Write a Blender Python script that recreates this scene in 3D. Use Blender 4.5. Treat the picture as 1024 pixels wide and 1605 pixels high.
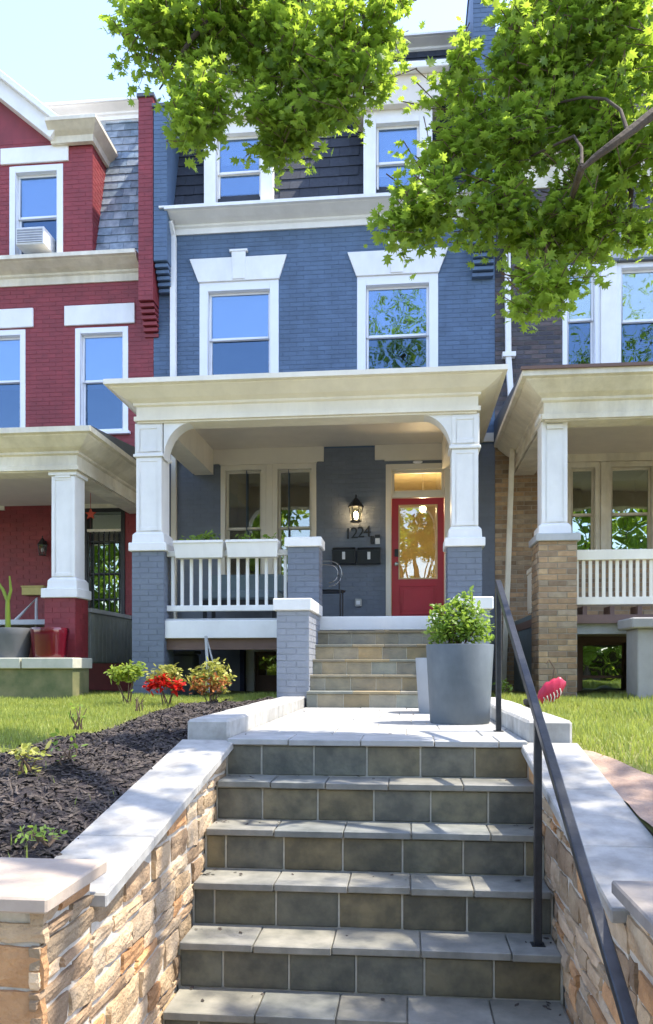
import bpy, bmesh, math, random
import numpy as np
from mathutils import Vector, Matrix
random.seed(7); RNG = np.random.default_rng(7)
for o in list(bpy.data.objects): bpy.data.objects.remove(o)
SC = bpy.context.scene; COL = SC.collection
# ---------------------------------------------------------------- camera
F = 1250.0; HZ = 1045.0; CZ = 1.56; TH = math.atan(0.1); cs, sn = math.cos(TH), math.sin(TH)
cam = bpy.data.cameras.new('camera'); camo = bpy.data.objects.new('camera', cam); COL.objects.link(camo)
camo.location = (0, 0, CZ); camo.rotation_euler = (math.radians(90), 0, TH)
cam.sensor_fit = 'HORIZONTAL'; cam.sensor_width = 36; cam.lens = F/1024*36
cam.shift_y = (HZ-802.5)/1024; cam.clip_start = .05; cam.clip_end = 3000
SC.camera = camo
# ---------------------------------------------------------------- sky, sun, exposure
SUN_EL = math.radians(63); SUN_AZ = math.radians(86)      # azimuth clockwise from +Y towards +X
w = bpy.data.worlds.new('World'); SC.world = w; w.use_nodes = True
nt = w.node_tree; bg = nt.nodes['Background']; sky = nt.nodes.new('ShaderNodeTexSky')
sky.sky_type = 'NISHITA'; sky.sun_disc = False; sky.sun_elevation = SUN_EL; sky.sun_rotation = SUN_AZ
sky.air_density = 1.0; sky.dust_density = 0.5; sky.ozone_density = 2.4
tn = nt.nodes.new('ShaderNodeMix'); tn.data_type = 'RGBA'; tn.blend_type = 'MULTIPLY'; tn.inputs[0].default_value = 1; tn.inputs[7].default_value = (1.06, .935, .935, 1)
nt.links.new(sky.outputs[0], tn.inputs[6]); nt.links.new(tn.outputs[2], bg.inputs[0]); bg.inputs[1].default_value = 0.15
sd = Vector((math.cos(SUN_EL)*math.sin(SUN_AZ), math.cos(SUN_EL)*math.cos(SUN_AZ), math.sin(SUN_EL)))
sl = bpy.data.lights.new('sun', 'SUN'); sl.energy = 2.0; sl.angle = math.radians(.53); sl.color = (1, .94, .84)
slo = bpy.data.objects.new('sun', sl); COL.objects.link(slo); slo.rotation_euler = sd.to_track_quat('Z', 'Y').to_euler(); slo.location = (20, 0, 40)
SC.view_settings.view_transform = 'Standard'; SC.view_settings.look = 'None'; SC.view_settings.gamma = 1
SC.view_settings.use_curve_mapping = False; SC.view_settings.exposure = 2.24
SC.render.engine = 'CYCLES'
SC.cycles.max_bounces = 8; SC.cycles.transparent_max_bounces = 12

# ---------------------------------------------------------------- pixel -> place on a plane Y = const
def P(px, py, Y):
    u = (px-512)/F; v = (HZ-py)/F; t = Y/(cs+u*sn)
    return (t*(u*cs-sn), Y, CZ+t*v)
def XX(px, Y): return P(px, 0, Y)[0]
def ZZ(px, py, Y): return P(px, py, Y)[2]
# ---------------------------------------------------------------- materials
def lin(c):
    return tuple(((x/255)/12.92 if x/255 <= .04045 else ((x/255+.055)/1.055)**2.4) for x in c)
M = {}
def mat(name, col, col2=None, rough=.6, scale=8, amt=1.0, bump=0.0, bscale=40, rnd=0.0, island=0.0, metal=0.0, spec=.5, detail=5, stretch=None, stain=0.0, tint=None, bdist=.01):
    m = bpy.data.materials.new(name); m.use_nodes = True; n = m.node_tree.nodes; l = m.node_tree.links
    b = n['Principled BSDF']; b.inputs['Roughness'].default_value = rough; b.inputs['Metallic'].default_value = metal
    b.inputs['Specular IOR Level'].default_value = spec
    geo = n.new('ShaderNodeNewGeometry'); pos = geo.outputs['Position']
    if stretch:
        mp = n.new('ShaderNodeMapping'); mp.inputs['Scale'].default_value = stretch; l.new(pos, mp.inputs[0]); pos = mp.outputs[0]
    nz = n.new('ShaderNodeTexNoise'); nz.inputs['Scale'].default_value = scale; nz.inputs['Detail'].default_value = detail; nz.inputs['Roughness'].default_value = .6
    l.new(pos, nz.inputs['Vector'])
    rp = n.new('ShaderNodeValToRGB'); rp.color_ramp.elements[0].position = .5-.28/amt*.7; rp.color_ramp.elements[1].position = .5+.28/amt*.7
    c2 = col2 if col2 else tuple(x*.82 for x in col)
    rp.color_ramp.elements[0].color = (*c2, 1); rp.color_ramp.elements[1].color = (*col, 1)
    l.new(nz.outputs['Fac'], rp.inputs[0]); out = rp.outputs[0]
    def mult(src, lo, hi, outc, f0=None):
        mr = n.new('ShaderNodeMapRange'); mr.inputs[3].default_value = lo; mr.inputs[4].default_value = hi; l.new(src, mr.inputs[0])
        mx = n.new('ShaderNodeMix'); mx.data_type = 'RGBA'; mx.blend_type = 'MULTIPLY'; mx.inputs[0].default_value = 1
        l.new(outc, mx.inputs[6]); l.new(mr.outputs[0], mx.inputs[7]); return mx.outputs[2]
    src = None
    if rnd: 
        oi = n.new('ShaderNodeObjectInfo'); src = oi.outputs['Random']; amount = rnd
    if island: src = geo.outputs['Random Per Island']; amount = island
    if src:
        out = mult(src, 1-amount, 1+amount*.6, out)
        if tint:
            wn = n.new('ShaderNodeTexWhiteNoise'); wn.noise_dimensions = '1D'; l.new(src, wn.inputs['W'])
            r2 = n.new('ShaderNodeValToRGB'); r2.color_ramp.interpolation = 'CONSTANT'; els = r2.color_ramp.elements
            while len(els) < len(tint): els.new(.5)
            for i, c in enumerate(tint): els[i].position = i/len(tint); els[i].color = (*c, 1)
            l.new(wn.outputs['Value'], r2.inputs[0])
            mx = n.new('ShaderNodeMix'); mx.data_type = 'RGBA'; mx.blend_type = 'MULTIPLY'; mx.inputs[0].default_value = 1
            l.new(out, mx.inputs[6]); l.new(r2.outputs[0], mx.inputs[7]); out = mx.outputs[2]
    if stain:
        mp2 = n.new('ShaderNodeMapping'); mp2.inputs['Scale'].default_value = (1, 1, .3); l.new(geo.outputs['Position'], mp2.inputs[0])
        n2 = n.new('ShaderNodeTexNoise'); n2.inputs['Scale'].default_value = 2.3; n2.inputs['Detail'].default_value = 8; n2.inputs['Roughness'].default_value = .7; l.new(mp2.outputs[0], n2.inputs['Vector'])
        mr = n.new('ShaderNodeMapRange'); mr.inputs[1].default_value = .35; mr.inputs[2].default_value = .68; l.new(n2.outputs['Fac'], mr.inputs[0])
        out = mult(mr.outputs[0], 1, 1-stain, out)
    l.new(out, b.inputs['Base Color'])
    if bump:
        nb = n.new('ShaderNodeTexNoise'); nb.inputs['Scale'].default_value = bscale; nb.inputs['Detail'].default_value = 6; l.new(geo.outputs['Position'], nb.inputs['Vector'])
        bp = n.new('ShaderNodeBump'); bp.inputs['Strength'].default_value = bump; bp.inputs['Distance'].default_value = bdist; l.new(nb.outputs['Fac'], bp.inputs['Height']); l.new(bp.outputs[0], b.inputs['Normal'])
    M[name] = m; return m
def leafmat(name, col, col2, trans, tcol, island=.35, patch=False):
    m = bpy.data.materials.new(name); m.use_nodes = True; n = m.node_tree.nodes; l = m.node_tree.links
    b = n['Principled BSDF']; b.inputs['Roughness'].default_value = .45; b.inputs['Specular IOR Level'].default_value = .4
    geo = n.new('ShaderNodeNewGeometry'); rp = n.new('ShaderNodeValToRGB')
    rp.color_ramp.elements[0].color = (*col2, 1); rp.color_ramp.elements[1].color = (*col, 1)
    fac = geo.outputs['Random Per Island']
    if patch:
        nz = n.new('ShaderNodeTexNoise'); nz.inputs['Scale'].default_value = 1.7; nz.inputs['Detail'].default_value = 4; l.new(geo.outputs['Position'], nz.inputs['Vector'])
        ma = n.new('ShaderNodeMath'); ma.operation = 'MULTIPLY_ADD'; ma.inputs[1].default_value = .45; l.new(fac, ma.inputs[0])
        mr = n.new('ShaderNodeMapRange'); mr.inputs[1].default_value = .35; mr.inputs[2].default_value = .65; mr.inputs[4].default_value = .6; l.new(nz.outputs['Fac'], mr.inputs[0]); l.new(mr.outputs[0], ma.inputs[2]); fac = ma.outputs[0]
    l.new(fac, rp.inputs[0]); l.new(rp.outputs[0], b.inputs['Base Color'])
    t = n.new('ShaderNodeBsdfTranslucent'); mx = n.new('ShaderNodeMixShader'); mx.inputs[0].default_value = trans
    mc = n.new('ShaderNodeMix'); mc.data_type = 'RGBA'; mc.inputs[0].default_value = .75; mc.inputs[7].default_value = (*tcol, 1); l.new(rp.outputs[0], mc.inputs[6]); l.new(mc.outputs[2], t.inputs[0])
    l.new(b.outputs[0], mx.inputs[1]); l.new(t.outputs[0], mx.inputs[2]); l.new(mx.outputs[0], n['Material Output'].inputs[0])
    M[name] = m
def glassmat(name, refl, tint, rough=.004, wav=.06, gc=(.62, .82, 1)):
    m = bpy.data.materials.new(name); m.use_nodes = True; n = m.node_tree.nodes; l = m.node_tree.links
    n.remove(n['Principled BSDF'])
    g = n.new('ShaderNodeBsdfGlossy'); g.inputs['Roughness'].default_value = rough; g.inputs['Color'].default_value = (*gc, 1)
    t = n.new('ShaderNodeBsdfTransparent'); t.inputs[0].default_value = (*tint, 1)
    fr = n.new('ShaderNodeFresnel'); fr.inputs[0].default_value = 1.5
    ad = n.new('ShaderNodeMath'); ad.operation = 'ADD'; ad.use_clamp = True; ad.inputs[1].default_value = refl-.04; l.new(fr.outputs[0], ad.inputs[0])
    mx = n.new('ShaderNodeMixShader'); l.new(ad.outputs[0], mx.inputs[0]); l.new(t.outputs[0], mx.inputs[1]); l.new(g.outputs[0], mx.inputs[2])
    l.new(mx.outputs[0], n['Material Output'].inputs[0])
    geo = n.new('ShaderNodeNewGeometry'); nb = n.new('ShaderNodeTexNoise'); nb.inputs['Scale'].default_value = 3.0; nb.inputs['Detail'].default_value = 1; l.new(geo.outputs['Position'], nb.inputs['Vector'])
    bp = n.new('ShaderNodeBump'); bp.inputs['Strength'].default_value = wav; bp.inputs['Distance'].default_value = .02; l.new(nb.outputs['Fac'], bp.inputs['Height']); l.new(bp.outputs[0], g.inputs['Normal'])
    M[name] = m
def emis(name, col, s):
    m = bpy.data.materials.new(name); m.use_nodes = True; b = m.node_tree.nodes['Principled BSDF']
    b.inputs['Base Color'].default_value = (*col, 1); b.inputs['Emission Color'].default_value = (*col, 1); b.inputs['Emission Strength'].default_value = s; M[name] = m
BLUE = (.10, .16, .25); GB = (.17, .195, .235)
mat('blue_paint', BLUE, tuple(x*.8 for x in BLUE), rough=.55, scale=3, stain=.24, bump=.25, bscale=60, rnd=.1, bdist=.004)
mat('blue_bricks', BLUE, tuple(x*.8 for x in BLUE), rough=.55, scale=3, stain=.24, bump=.25, bscale=60, island=.1, bdist=.004)
mat('grey_blue_paint', GB, tuple(x*.88 for x in GB), rough=.6, scale=4, stain=.15, bump=.25, bscale=70, rnd=.05, bdist=.004)
mat('pale_grey_paint', (.30, .315, .345), (.26, .275, .30), rough=.6, scale=4, stain=.12, bump=.25, bscale=70, bdist=.004)
mat('pale_grey_bricks', (.30, .315, .345), (.26, .275, .30), rough=.6, scale=4, stain=.12, bump=.25, bscale=70, island=.05, bdist=.004)
mat('grey_blue_bricks', GB, tuple(x*.88 for x in GB), rough=.6, scale=4, stain=.15, bump=.25, bscale=70, island=.05, bdist=.004)
RED = (.29, .038, .042)
mat('red_paint', RED, tuple(x*.75 for x in RED), rough=.55, scale=4, stain=.2, bump=.3, bscale=60, rnd=.1, bdist=.004)
mat('red_bricks', RED, tuple(x*.75 for x in RED), rough=.55, scale=4, stain=.2, bump=.3, bscale=60, island=.1, bdist=.004)
mat('tan_brick', (.50, .38, .24), (.34, .245, .15), rough=.8, scale=14, bump=.4, bscale=90, rnd=.3, tint=[(1, 1, 1), (1.05, .95, .8), (.8, .72, .66), (1, .85, .7)], stain=.25, bdist=.006)
mat('tan_bricks', (.48, .36, .225), (.32, .23, .14), rough=.8, scale=14, bump=.4, bscale=90, island=.3, tint=[(1, 1, 1), (1.05, .95, .8), (.8, .72, .66), (1, .85, .7)], stain=.25, bdist=.006)
mat('tan_mortar', (.36, .3, .22), rough=.9)
mat('dark_brick', (.105, .095, .1), (.07, .06, .062), rough=.8, scale=14, bump=.4, bscale=90, rnd=.35, tint=[(1, 1, 1), (1.15, 1, .9), (.8, .85, .95)], bdist=.006)
mat('dark_bricks', (.105, .095, .1), (.07, .06, .062), rough=.8, scale=14, bump=.4, bscale=90, island=.35, tint=[(1, 1, 1), (1.15, 1, .9), (.8, .85, .95)], bdist=.006)
mat('dark_mortar', (.12, .115, .11), rough=.9)
mat('white_trim', (.87, .85, .80), (.80, .78, .73), rough=.5, scale=4, stain=.11, bump=.08, bscale=30)
mat('cream_trim', (.89, .82, .67), (.85, .775, .62), rough=.55, scale=4, stain=.13, bump=.15, bscale=25)
mat('old_trim', (.86, .79, .63), (.74, .66, .49), rough=.6, scale=5, stain=.3, bump=.2, bscale=30)
mat('porch_ceiling', (.76, .69, .58), (.7, .63, .53), rough=.5, scale=3, stain=.08)
mat('back_trim', (.76, .70, .57), (.7, .64, .52), rough=.5, scale=3)
mat('grey_trim', (.5, .5, .48), (.42, .42, .4), rough=.6, scale=6, stain=.2)
mat('vinyl', (.82, .82, .82), (.78, .78, .78), rough=.35, scale=3)
mat('blue_slate', (.03, .036, .048), (.018, .022, .03), rough=.75, scale=20, bump=.3, bscale=50, rnd=.3)
mat('grey_slate', (.29, .34, .385), (.13, .165, .195), rough=.55, scale=9, bump=.3, bscale=40, rnd=.32, tint=[(1, 1, 1), (1.1, 1.05, 1), (.8, .88, .92)])
mat('lead', (.1, .11, .12), rough=.5)
mat('room_dark', (.05, .05, .055), (.03, .03, .03), rough=.9)
mat('room_mid', (.34, .3, .24), (.2, .18, .14), rough=.9, scale=2)
mat('blind', (.62, .64, .68), (.56, .58, .62), rough=.8, scale=2, stretch=(1, 1, 40))
mat('black_metal', (.018, .018, .02), (.012, .012, .014), rough=.38, scale=30, bump=.1, bscale=80)
mat('rail_metal', (.026, .027, .03), (.014, .015, .017), rough=.36, scale=25, bump=.25, bscale=60, amt=1.4, bdist=.004)
mat('red_door', (.48, .035, .05), (.42, .03, .042), rough=.35, scale=4)
mat('gold_strip', (.65, .45, .22), rough=.4)
mat('nickel', (.6, .58, .55), rough=.25, metal=.9)
mat('hall_wall', (.62, .54, .34), (.45, .38, .22), rough=.8, scale=3)
mat('tile', (.175, .16, .11), (.085, .083, .063), rough=.55, scale=8, detail=10, bump=.6, bscale=26, rnd=.18, amt=1.5, tint=[(1, 1, 1), (1.1, 1.02, .86), (.88, .92, .95), (1.03, 1.01, .9), (.93, .96, .98), (1.2, 1.04, .78)], bdist=.008)
mat('paver', (.48, .465, .43), (.32, .32, .295), rough=.55, scale=7, bump=.3, bscale=25, rnd=.1, detail=8, stain=.15, bdist=.004)  # lighter than the treads: the landing's sunlit look is put into the colour
mat('tread', (.34, .32, .265), (.18, .178, .15), rough=.5, scale=7, detail=9, stain=.25, bump=.4, bscale=25, rnd=.14, tint=[(1, 1, 1), (1.02, 1, .95), (.88, .93, .97)], bdist=.006)
mat('porch_tile', (.33, .29, .205), (.21, .195, .15), rough=.6, scale=8, bump=.4, bscale=25, rnd=.25, tint=[(1, 1, 1), (1.15, 1, .75), (.8, .9, .98), (1, .95, .85)], bdist=.006)
mat('grout', (.47, .43, .34), (.36, .33, .26), rough=.9, scale=30)
mat('mortar', (.62, .55, .44), (.48, .42, .32), rough=.95, scale=30, bump=.5, bscale=60)
mat('stone', (.58, .44, .28), (.37, .26, .155), rough=.85, scale=8, amt=1.1, bump=1, bscale=55, rnd=.3, tint=[(1, 1, 1), (1.12, 1.06, .98), (.8, .77, .72), (1.14, .82, .56), (1.02, .96, .86), (.68, .61, .55), (1.15, 1.1, 1.05)], bdist=.012, detail=9)
mat('coping', (.50, .475, .42), (.33, .31, .27), rough=.65, scale=9, stain=.3, bump=.3, bscale=40, amt=1.2, bdist=.004)
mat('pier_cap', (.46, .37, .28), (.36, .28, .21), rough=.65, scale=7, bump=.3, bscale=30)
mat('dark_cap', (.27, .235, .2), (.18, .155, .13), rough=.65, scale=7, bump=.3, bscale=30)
mat('white_kerb', (.55, .53, .48), (.38, .36, .31), rough=.7, scale=9, stain=.35, bump=.2, bscale=40)
mat('concrete', (.36, .34, .31), (.28, .265, .24), rough=.85, scale=3, bump=.3, bscale=60)
mat('asphalt', (.05, .05, .052), (.04, .04, .042), rough=.9, scale=60, bump=.4, bscale=150)
mat('soil', (.40, .28, .2), (.26, .17, .12), rough=.95, scale=6, bump=.8, bscale=50)
mat('mulch', (.045, .033, .03), (.022, .016, .015), rough=.95, scale=30, bump=1, bscale=60, bdist=.03)
mat('mulch_chip', (.10, .078, .062), (.045, .035, .028), rough=.9, scale=20, island=.5)
mat('turf', (.2, .2, .045), (.12, .125, .03), rough=.95, scale=12, bump=.5, bscale=50)
mat('planter_grey', (.14, .16, .17), (.10, .12, .13), rough=.6, scale=5, stain=.3, bump=.05, bscale=90)
mat('planter_light', (.33, .34, .345), (.30, .31, .315), rough=.55, scale=4)
mat('potting', (.03, .022, .016), rough=1)
mat('bark', (.10, .073, .05), (.05, .037, .026), rough=.9, scale=14, bump=.8, bscale=30, stretch=(1, 1, .4))
mat('twig', (.14, .09, .055), rough=.9)
mat('glaze_red', (.11, .005, .012), (.08, .003, .008), rough=.12, scale=3, spec=.7)
mat('pot_grey', (.13, .13, .13), rough=.6)
mat('mailbox', (.008, .011, .015), rough=.35)
mat('paper', (.75, .75, .74), rough=.6)
mat('mossy', (.22, .2, .09), (.10, .12, .045), rough=.9, scale=5, bump=.4, bscale=30)
mat('mossy_cap', (.55, .52, .42), (.42, .42, .32), rough=.85, scale=6)
mat('lattice', (.26, .27, .23), (.2, .21, .18), rough=.8, scale=8)
mat('brown_frame', (.17, .1, .075), rough=.6)
mat('copper', (.16, .05, .03), rough=.5)
mat('ac_plastic', (.72, .72, .70), rough=.5)
mat('ac_grille', (.3, .31, .33), rough=.5)
mat('ornament', (.55, .02, .06), (.45, .015, .05), rough=.4)
mat('star_red', (.5, .06, .03), rough=.5)
mat('sign_yellow', (.6, .5, .16), rough=.6)
mat('teal_fabric', (.16, .21, .22), rough=.8)
mat('navy', (.012, .02, .06), rough=.7)
mat('lit_room_orange', (.5, .24, .08), (.35, .15, .05), rough=.6)
leafmat('leaf_tree', (.25, .345, .045), (.085, .175, .03), .58, (.5, .66, .06))
leafmat('leaf_bright', (.30, .37, .05), (.17, .25, .035), .4, (.5, .6, .08))
leafmat('leaf_shrub', (.22, .33, .05), (.11, .19, .035), .45, (.42, .58, .07))
leafmat('leaf_azalea', (.46, .42, .1), (.24, .28, .05), .35, (.5, .5, .1))
leafmat('leaf_orange', (.62, .22, .08), (.45, .2, .06), .3, (.7, .25, .06))
leafmat('petal_red', (.75, .03, .02), (.5, .015, .012), .3, (.8, .03, .02))
leafmat('petal_white', (.8, .78, .72), (.7, .7, .6), .3, (.8, .8, .7))
leafmat('blade', (.38, .40, .08), (.15, .22, .045), .42, (.5, .56, .1), patch=True)
glassmat('glass', .26, (.75, .8, .85), wav=.12, gc=(.52, .72, .95)); glassmat('glass_screen', .15, (.42, .45, .52), wav=.12, gc=(.5, .74, 1)); glassmat('glass_clear', .16, (.85, .85, .82), gc=(.95, 1, .95)); glassmat('glass_old', .3, (.6, .65, .62), wav=.2, gc=(.9, 1, .95))
emis('bulb', (1, .72, .4), 14); emis('hall_lamp', (1, .75, .42), 18)
# ---------------------------------------------------------------- objects
ORG = {}
def empty(name, loc, label=None, cat=None, group=None):
    o = bpy.data.objects.new(name, None); COL.objects.link(o); o.location = loc; o.empty_display_size = .1; ORG[o.name] = Vector(loc)
    tag(o, label, cat, group); return o
def tag(o, label=None, cat=None, group=None, kind=None):
    if label: o['label'] = label
    if cat: o['category'] = cat
    if group: o['group'] = group
    if kind: o['kind'] = kind
    return o
def link(name, me, parent=None, loc=(0, 0, 0), rot=None, scl=None):
    """loc is a world position; parents are never rotated"""
    o = bpy.data.objects.new(name, me); COL.objects.link(o); ORG[o.name] = Vector(loc)
    if parent: o.parent = parent; o.location = Vector(loc)-ORG[parent.name]
    else: o.location = loc
    if rot: o.rotation_euler = rot
    if scl: o.scale = scl
    return o
class MB:
    def __init__(s): s.v = []; s.f = []
    def add(s, vs, fs):
        k = len(s.v); s.v += [tuple(v) for v in vs]; s.f += [tuple(i+k for i in f) for f in fs]; return s
    def box(s, x0, x1, y0, y1, z0, z1):
        return s.add([(x0, y0, z0), (x1, y0, z0), (x1, y1, z0), (x0, y1, z0), (x0, y0, z1), (x1, y0, z1), (x1, y1, z1), (x0, y1, z1)],
                     [(0, 3, 2, 1), (4, 5, 6, 7), (0, 1, 5, 4), (1, 2, 6, 5), (2, 3, 7, 6), (3, 0, 4, 7)])
    def frustum(s, x0, x1, y0, y1, z0, X0, X1, Y0, Y1, z1):
        return s.add([(x0, y0, z0), (x1, y0, z0), (x1, y1, z0), (x0, y1, z0), (X0, Y0, z1), (X1, Y0, z1), (X1, Y1, z1), (X0, Y1, z1)],
                     [(0, 3, 2, 1), (4, 5, 6, 7), (0, 1, 5, 4), (1, 2, 6, 5), (2, 3, 7, 6), (3, 0, 4, 7)])
    def prism(s, pts, axis, a, b):
        """pts: 2D polygon; axis 'y': (x,z) extruded from y=a to b; 'x': (y,z) from x=a to b; 'z': (x,y) from z=a to b"""
        n = len(pts)
        mk = {'y': lambda p, t: (p[0], t, p[1]), 'x': lambda p, t: (t, p[0], p[1]), 'z': lambda p, t: (p[0], p[1], t)}[axis]
        vs = [mk(p, a) for p in pts]+[mk(p, b) for p in pts]
        return s.add(vs, [tuple(range(n)), tuple(range(2*n-1, n-1, -1))]+[(i, (i+1) % n, n+(i+1) % n, n+i) for i in range(n)])
    def lathe(s, prof, c=(0, 0, 0), n=32):
        vs = [(c[0]+r*math.cos(2*math.pi*i/n), c[1]+r*math.sin(2*math.pi*i/n), c[2]+z) for r, z in prof for i in range(n)]
        fs = [(j*n+i, j*n+(i+1) % n, (j+1)*n+(i+1) % n, (j+1)*n+i) for j in range(len(prof)-1) for i in range(n)]
        return s.add(vs, fs)
    def tube(s, path, rad, n=8, square=False):
        path = [Vector(p) for p in path]; rad = rad if isinstance(rad, (list, tuple)) else [rad]*len(path)
        up = Vector((0, 0, 1)); k0 = []; vs = []
        for i, p in enumerate(path):
            d = (path[min(i+1, len(path)-1)]-path[max(i-1, 0)]).normalized()
            a = d.cross(up if abs(d.z) < .95 else Vector((1, 0, 0))).normalized(); b = a.cross(d).normalized()
            for k in range(n):
                an = 2*math.pi*(k+(.5 if square else 0))/n; vs.append(p+(a*math.cos(an)+b*math.sin(an))*rad[i])
        fs = [(j*n+i, j*n+(i+1) % n, (j+1)*n+(i+1) % n, (j+1)*n+i) for j in range(len(path)-1) for i in range(n)]
        m = len(path)-1
        fs += [tuple(range(n)), tuple(m*n+i for i in range(n-1, -1, -1))]
        return s.add(vs, fs)
    def sphere(s, c, r, n=12, m=8, sc=(1, 1, 1)):
        prof = [(math.sin(math.pi*j/m), -math.cos(math.pi*j/m)) for j in range(m+1)]
        vs = [(c[0]+r*sc[0]*a*math.cos(2*math.pi*i/n), c[1]+r*sc[1]*a*math.sin(2*math.pi*i/n), c[2]+r*sc[2]*z) for a, z in prof for i in range(n)]
        return s.add(vs, [(j*n+i, j*n+(i+1) % n, (j+1)*n+(i+1) % n, (j+1)*n+i) for j in range(m) for i in range(n)])
    def mesh(s, name, mt, org, smooth=False, bevel=0, auto=False):
        me = bpy.data.meshes.new(name); ov = Vector(org)
        bm = bmesh.new(); bv = [bm.verts.new(Vector(v)-ov) for v in s.v]
        for f in s.f:
            try: bm.faces.new([bv[i] for i in f])
            except ValueError: pass
        bmesh.ops.remove_doubles(bm, verts=bm.verts, dist=1e-6)
        bmesh.ops.recalc_face_normals(bm, faces=bm.faces)
        if bevel: bmesh.ops.bevel(bm, geom=[e for e in bm.edges if e.is_manifold and e.calc_face_angle(0) > .5], offset=bevel, segments=1, affect='EDGES', clamp_overlap=True)
        if smooth:
            for f in bm.faces: f.smooth = True
            if auto:
                for e in bm.edges:
                    if len(e.link_faces) == 2 and e.calc_face_angle(0) > .6: e.smooth = False
        bm.to_mesh(me); bm.free(); me.materials.append(M[mt]); return me
    def build(s, name, mt, parent=None, smooth=False, bevel=0, auto=True, label=None, cat=None, group=None, kind=None):
        a = np.array(s.v); org = ((a[:, 0].min()+a[:, 0].max())/2, (a[:, 1].min()+a[:, 1].max())/2, a[:, 2].min())
        o = link(name, s.mesh(name, mt, org, smooth, bevel, auto), parent, org); tag(o, label, cat, group, kind); return o
def B(*a): return MB().box(*a)
# shared pieces
def unit_piece(name, mt, bevel=(.03, .03, .05), rough=0, sub=1):
    """unit box centred on the origin, chamfered in proportion, top-level data shared by all like pieces"""
    bm = bmesh.new(); bmesh.ops.create_cube(bm, size=1)
    if sub > 1: bmesh.ops.subdivide_edges(bm, edges=bm.edges, cuts=sub-1, use_grid_fill=True)
    me = bpy.data.meshes.new(name)
    if sub > 1:
        for v in bm.verts:
            c = sum(abs(abs(x)-.5) < 1e-4 for x in v.co)
            k = {3: .80, 2: .9, 1: 1.0}.get(c, 1)
            v.co = Vector((v.co.x*(k if c > 1 else 1)+random.uniform(-rough, rough), v.co.y*(1 if c == 1 else (k))+random.uniform(-rough, rough)*2, v.co.z*(k if c > 1 else 1)+random.uniform(-rough, rough)))
    else:
        bmesh.ops.bevel(bm, geom=bm.edges[:], offset=bevel[0], segments=1, affect='EDGES')
    bm.to_mesh(me); bm.free(); me.materials.append(M[mt]); return me
def piece(name, me, parent, x0, x1, y0, y1, z0, z1):
    c = ((x0+x1)/2, (y0+y1)/2, (z0+z1)/2)
    return link(name, me, parent, c, None, (x1-x0, y1-y0, z1-z0))
def chamf_box(dx, dy, dz, b, mt, name):
    return B(-dx/2, dx/2, -dy/2, dy/2, -dz/2, dz/2).mesh(name, mt, (0, 0, 0), bevel=b)
_cb = {}
def block(name, mt, parent, x0, x1, y0, y1, z0, z1, b=.006):
    """a chamfered slab at true size; alike sizes share data"""
    key = (mt, round(x1-x0, 3), round(y1-y0, 3), round(z1-z0, 3), b)
    if key not in _cb: _cb[key] = chamf_box(x1-x0, y1-y0, z1-z0, b, mt, name)
    return link(name, _cb[key], parent, ((x0+x1)/2, (y0+y1)/2, (z0+z1)/2))
def fast_mesh(name, verts, faces_n, idx, mt, smooth=False):
    """verts (N,3), all faces with faces_n corners, idx flat"""
    me = bpy.data.meshes.new(name); nf = len(idx)//faces_n
    me.vertices.add(len(verts)); me.vertices.foreach_set('co', np.asarray(verts, dtype=np.float32).ravel())
    me.loops.add(len(idx)); me.loops.foreach_set('vertex_index', np.asarray(idx, dtype=np.int32))
    me.polygons.add(nf); me.polygons.foreach_set('loop_start', np.arange(0, len(idx), faces_n, dtype=np.int32)); me.polygons.foreach_set('loop_total', np.full(nf, faces_n, dtype=np.int32))
    me.polygons.foreach_set('use_smooth', np.full(nf, smooth, dtype=bool))
    me.update(calc_edges=True); me.validate(); me.materials.append(M[mt]); return me
def rotmats(n, tilt=None, normal=None):
    """random rotations; tilt limits how far the normal leans from +Z"""
    az = RNG.uniform(0, 2*np.pi, n); sp = RNG.uniform(0, 2*np.pi, n)
    t = np.abs(RNG.normal(0, tilt, n)) if tilt else np.arccos(RNG.uniform(-1, 1, n))
    def rz(a):
        R = np.zeros((n, 3, 3)); R[:, 0, 0] = np.cos(a); R[:, 0, 1] = -np.sin(a); R[:, 1, 0] = np.sin(a); R[:, 1, 1] = np.cos(a); R[:, 2, 2] = 1; return R
    Rx = np.zeros((n, 3, 3)); Rx[:, 0, 0] = 1; Rx[:, 1, 1] = np.cos(t); Rx[:, 1, 2] = -np.sin(t); Rx[:, 2, 1] = np.sin(t); Rx[:, 2, 2] = np.cos(t)
    return rz(az) @ Rx @ rz(sp)
def scatter(name, bv, bf, pos, R, sc, mt, org):
    bv = np.array(bv, float); n = len(pos); m = len(bv)
    v = np.einsum('nij,mj->nmi', R, bv)*np.asarray(sc).reshape(n, 1, 1)+np.asarray(pos).reshape(n, 1, 3)-np.array(org)
    k = len(bf[0]); idx = (np.array(bf).ravel()[None, :]+(np.arange(n)*m)[:, None]).ravel()
    return fast_mesh(name, v.reshape(-1, 3), k, idx, mt)
# lobed leaf (unit length), simple oval leaf
def lobed():
    out = [(0, 0)]
    pts = [(.10, .10), (.42, .12), (.22, .30), (.55, .48), (.20, .52), (.34, .80), (.10, .74), (0, 1.05)]
    out += [(x, y) for x, y in pts]+[(-x, y) for x, y in pts[-2::-1]]
    vs = [(0, .42, 0)]+[(x, y, -abs(x)*.25-.12*(y-.4)**2) for x, y in out]
    n = len(out); return vs, [(0, 1+i, 1+(i+1) % n) for i in range(n)]
LOB = lobed()
OVAL = ([(0, 0, 0), (.24, .35, -.05), (.2, .7, -.06), (0, 1, -.12), (-.2, .7, -.06), (-.24, .35, -.05)], [(0, 1, 2), (0, 2, 3), (0, 3, 4), (0, 4, 5)])
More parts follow.
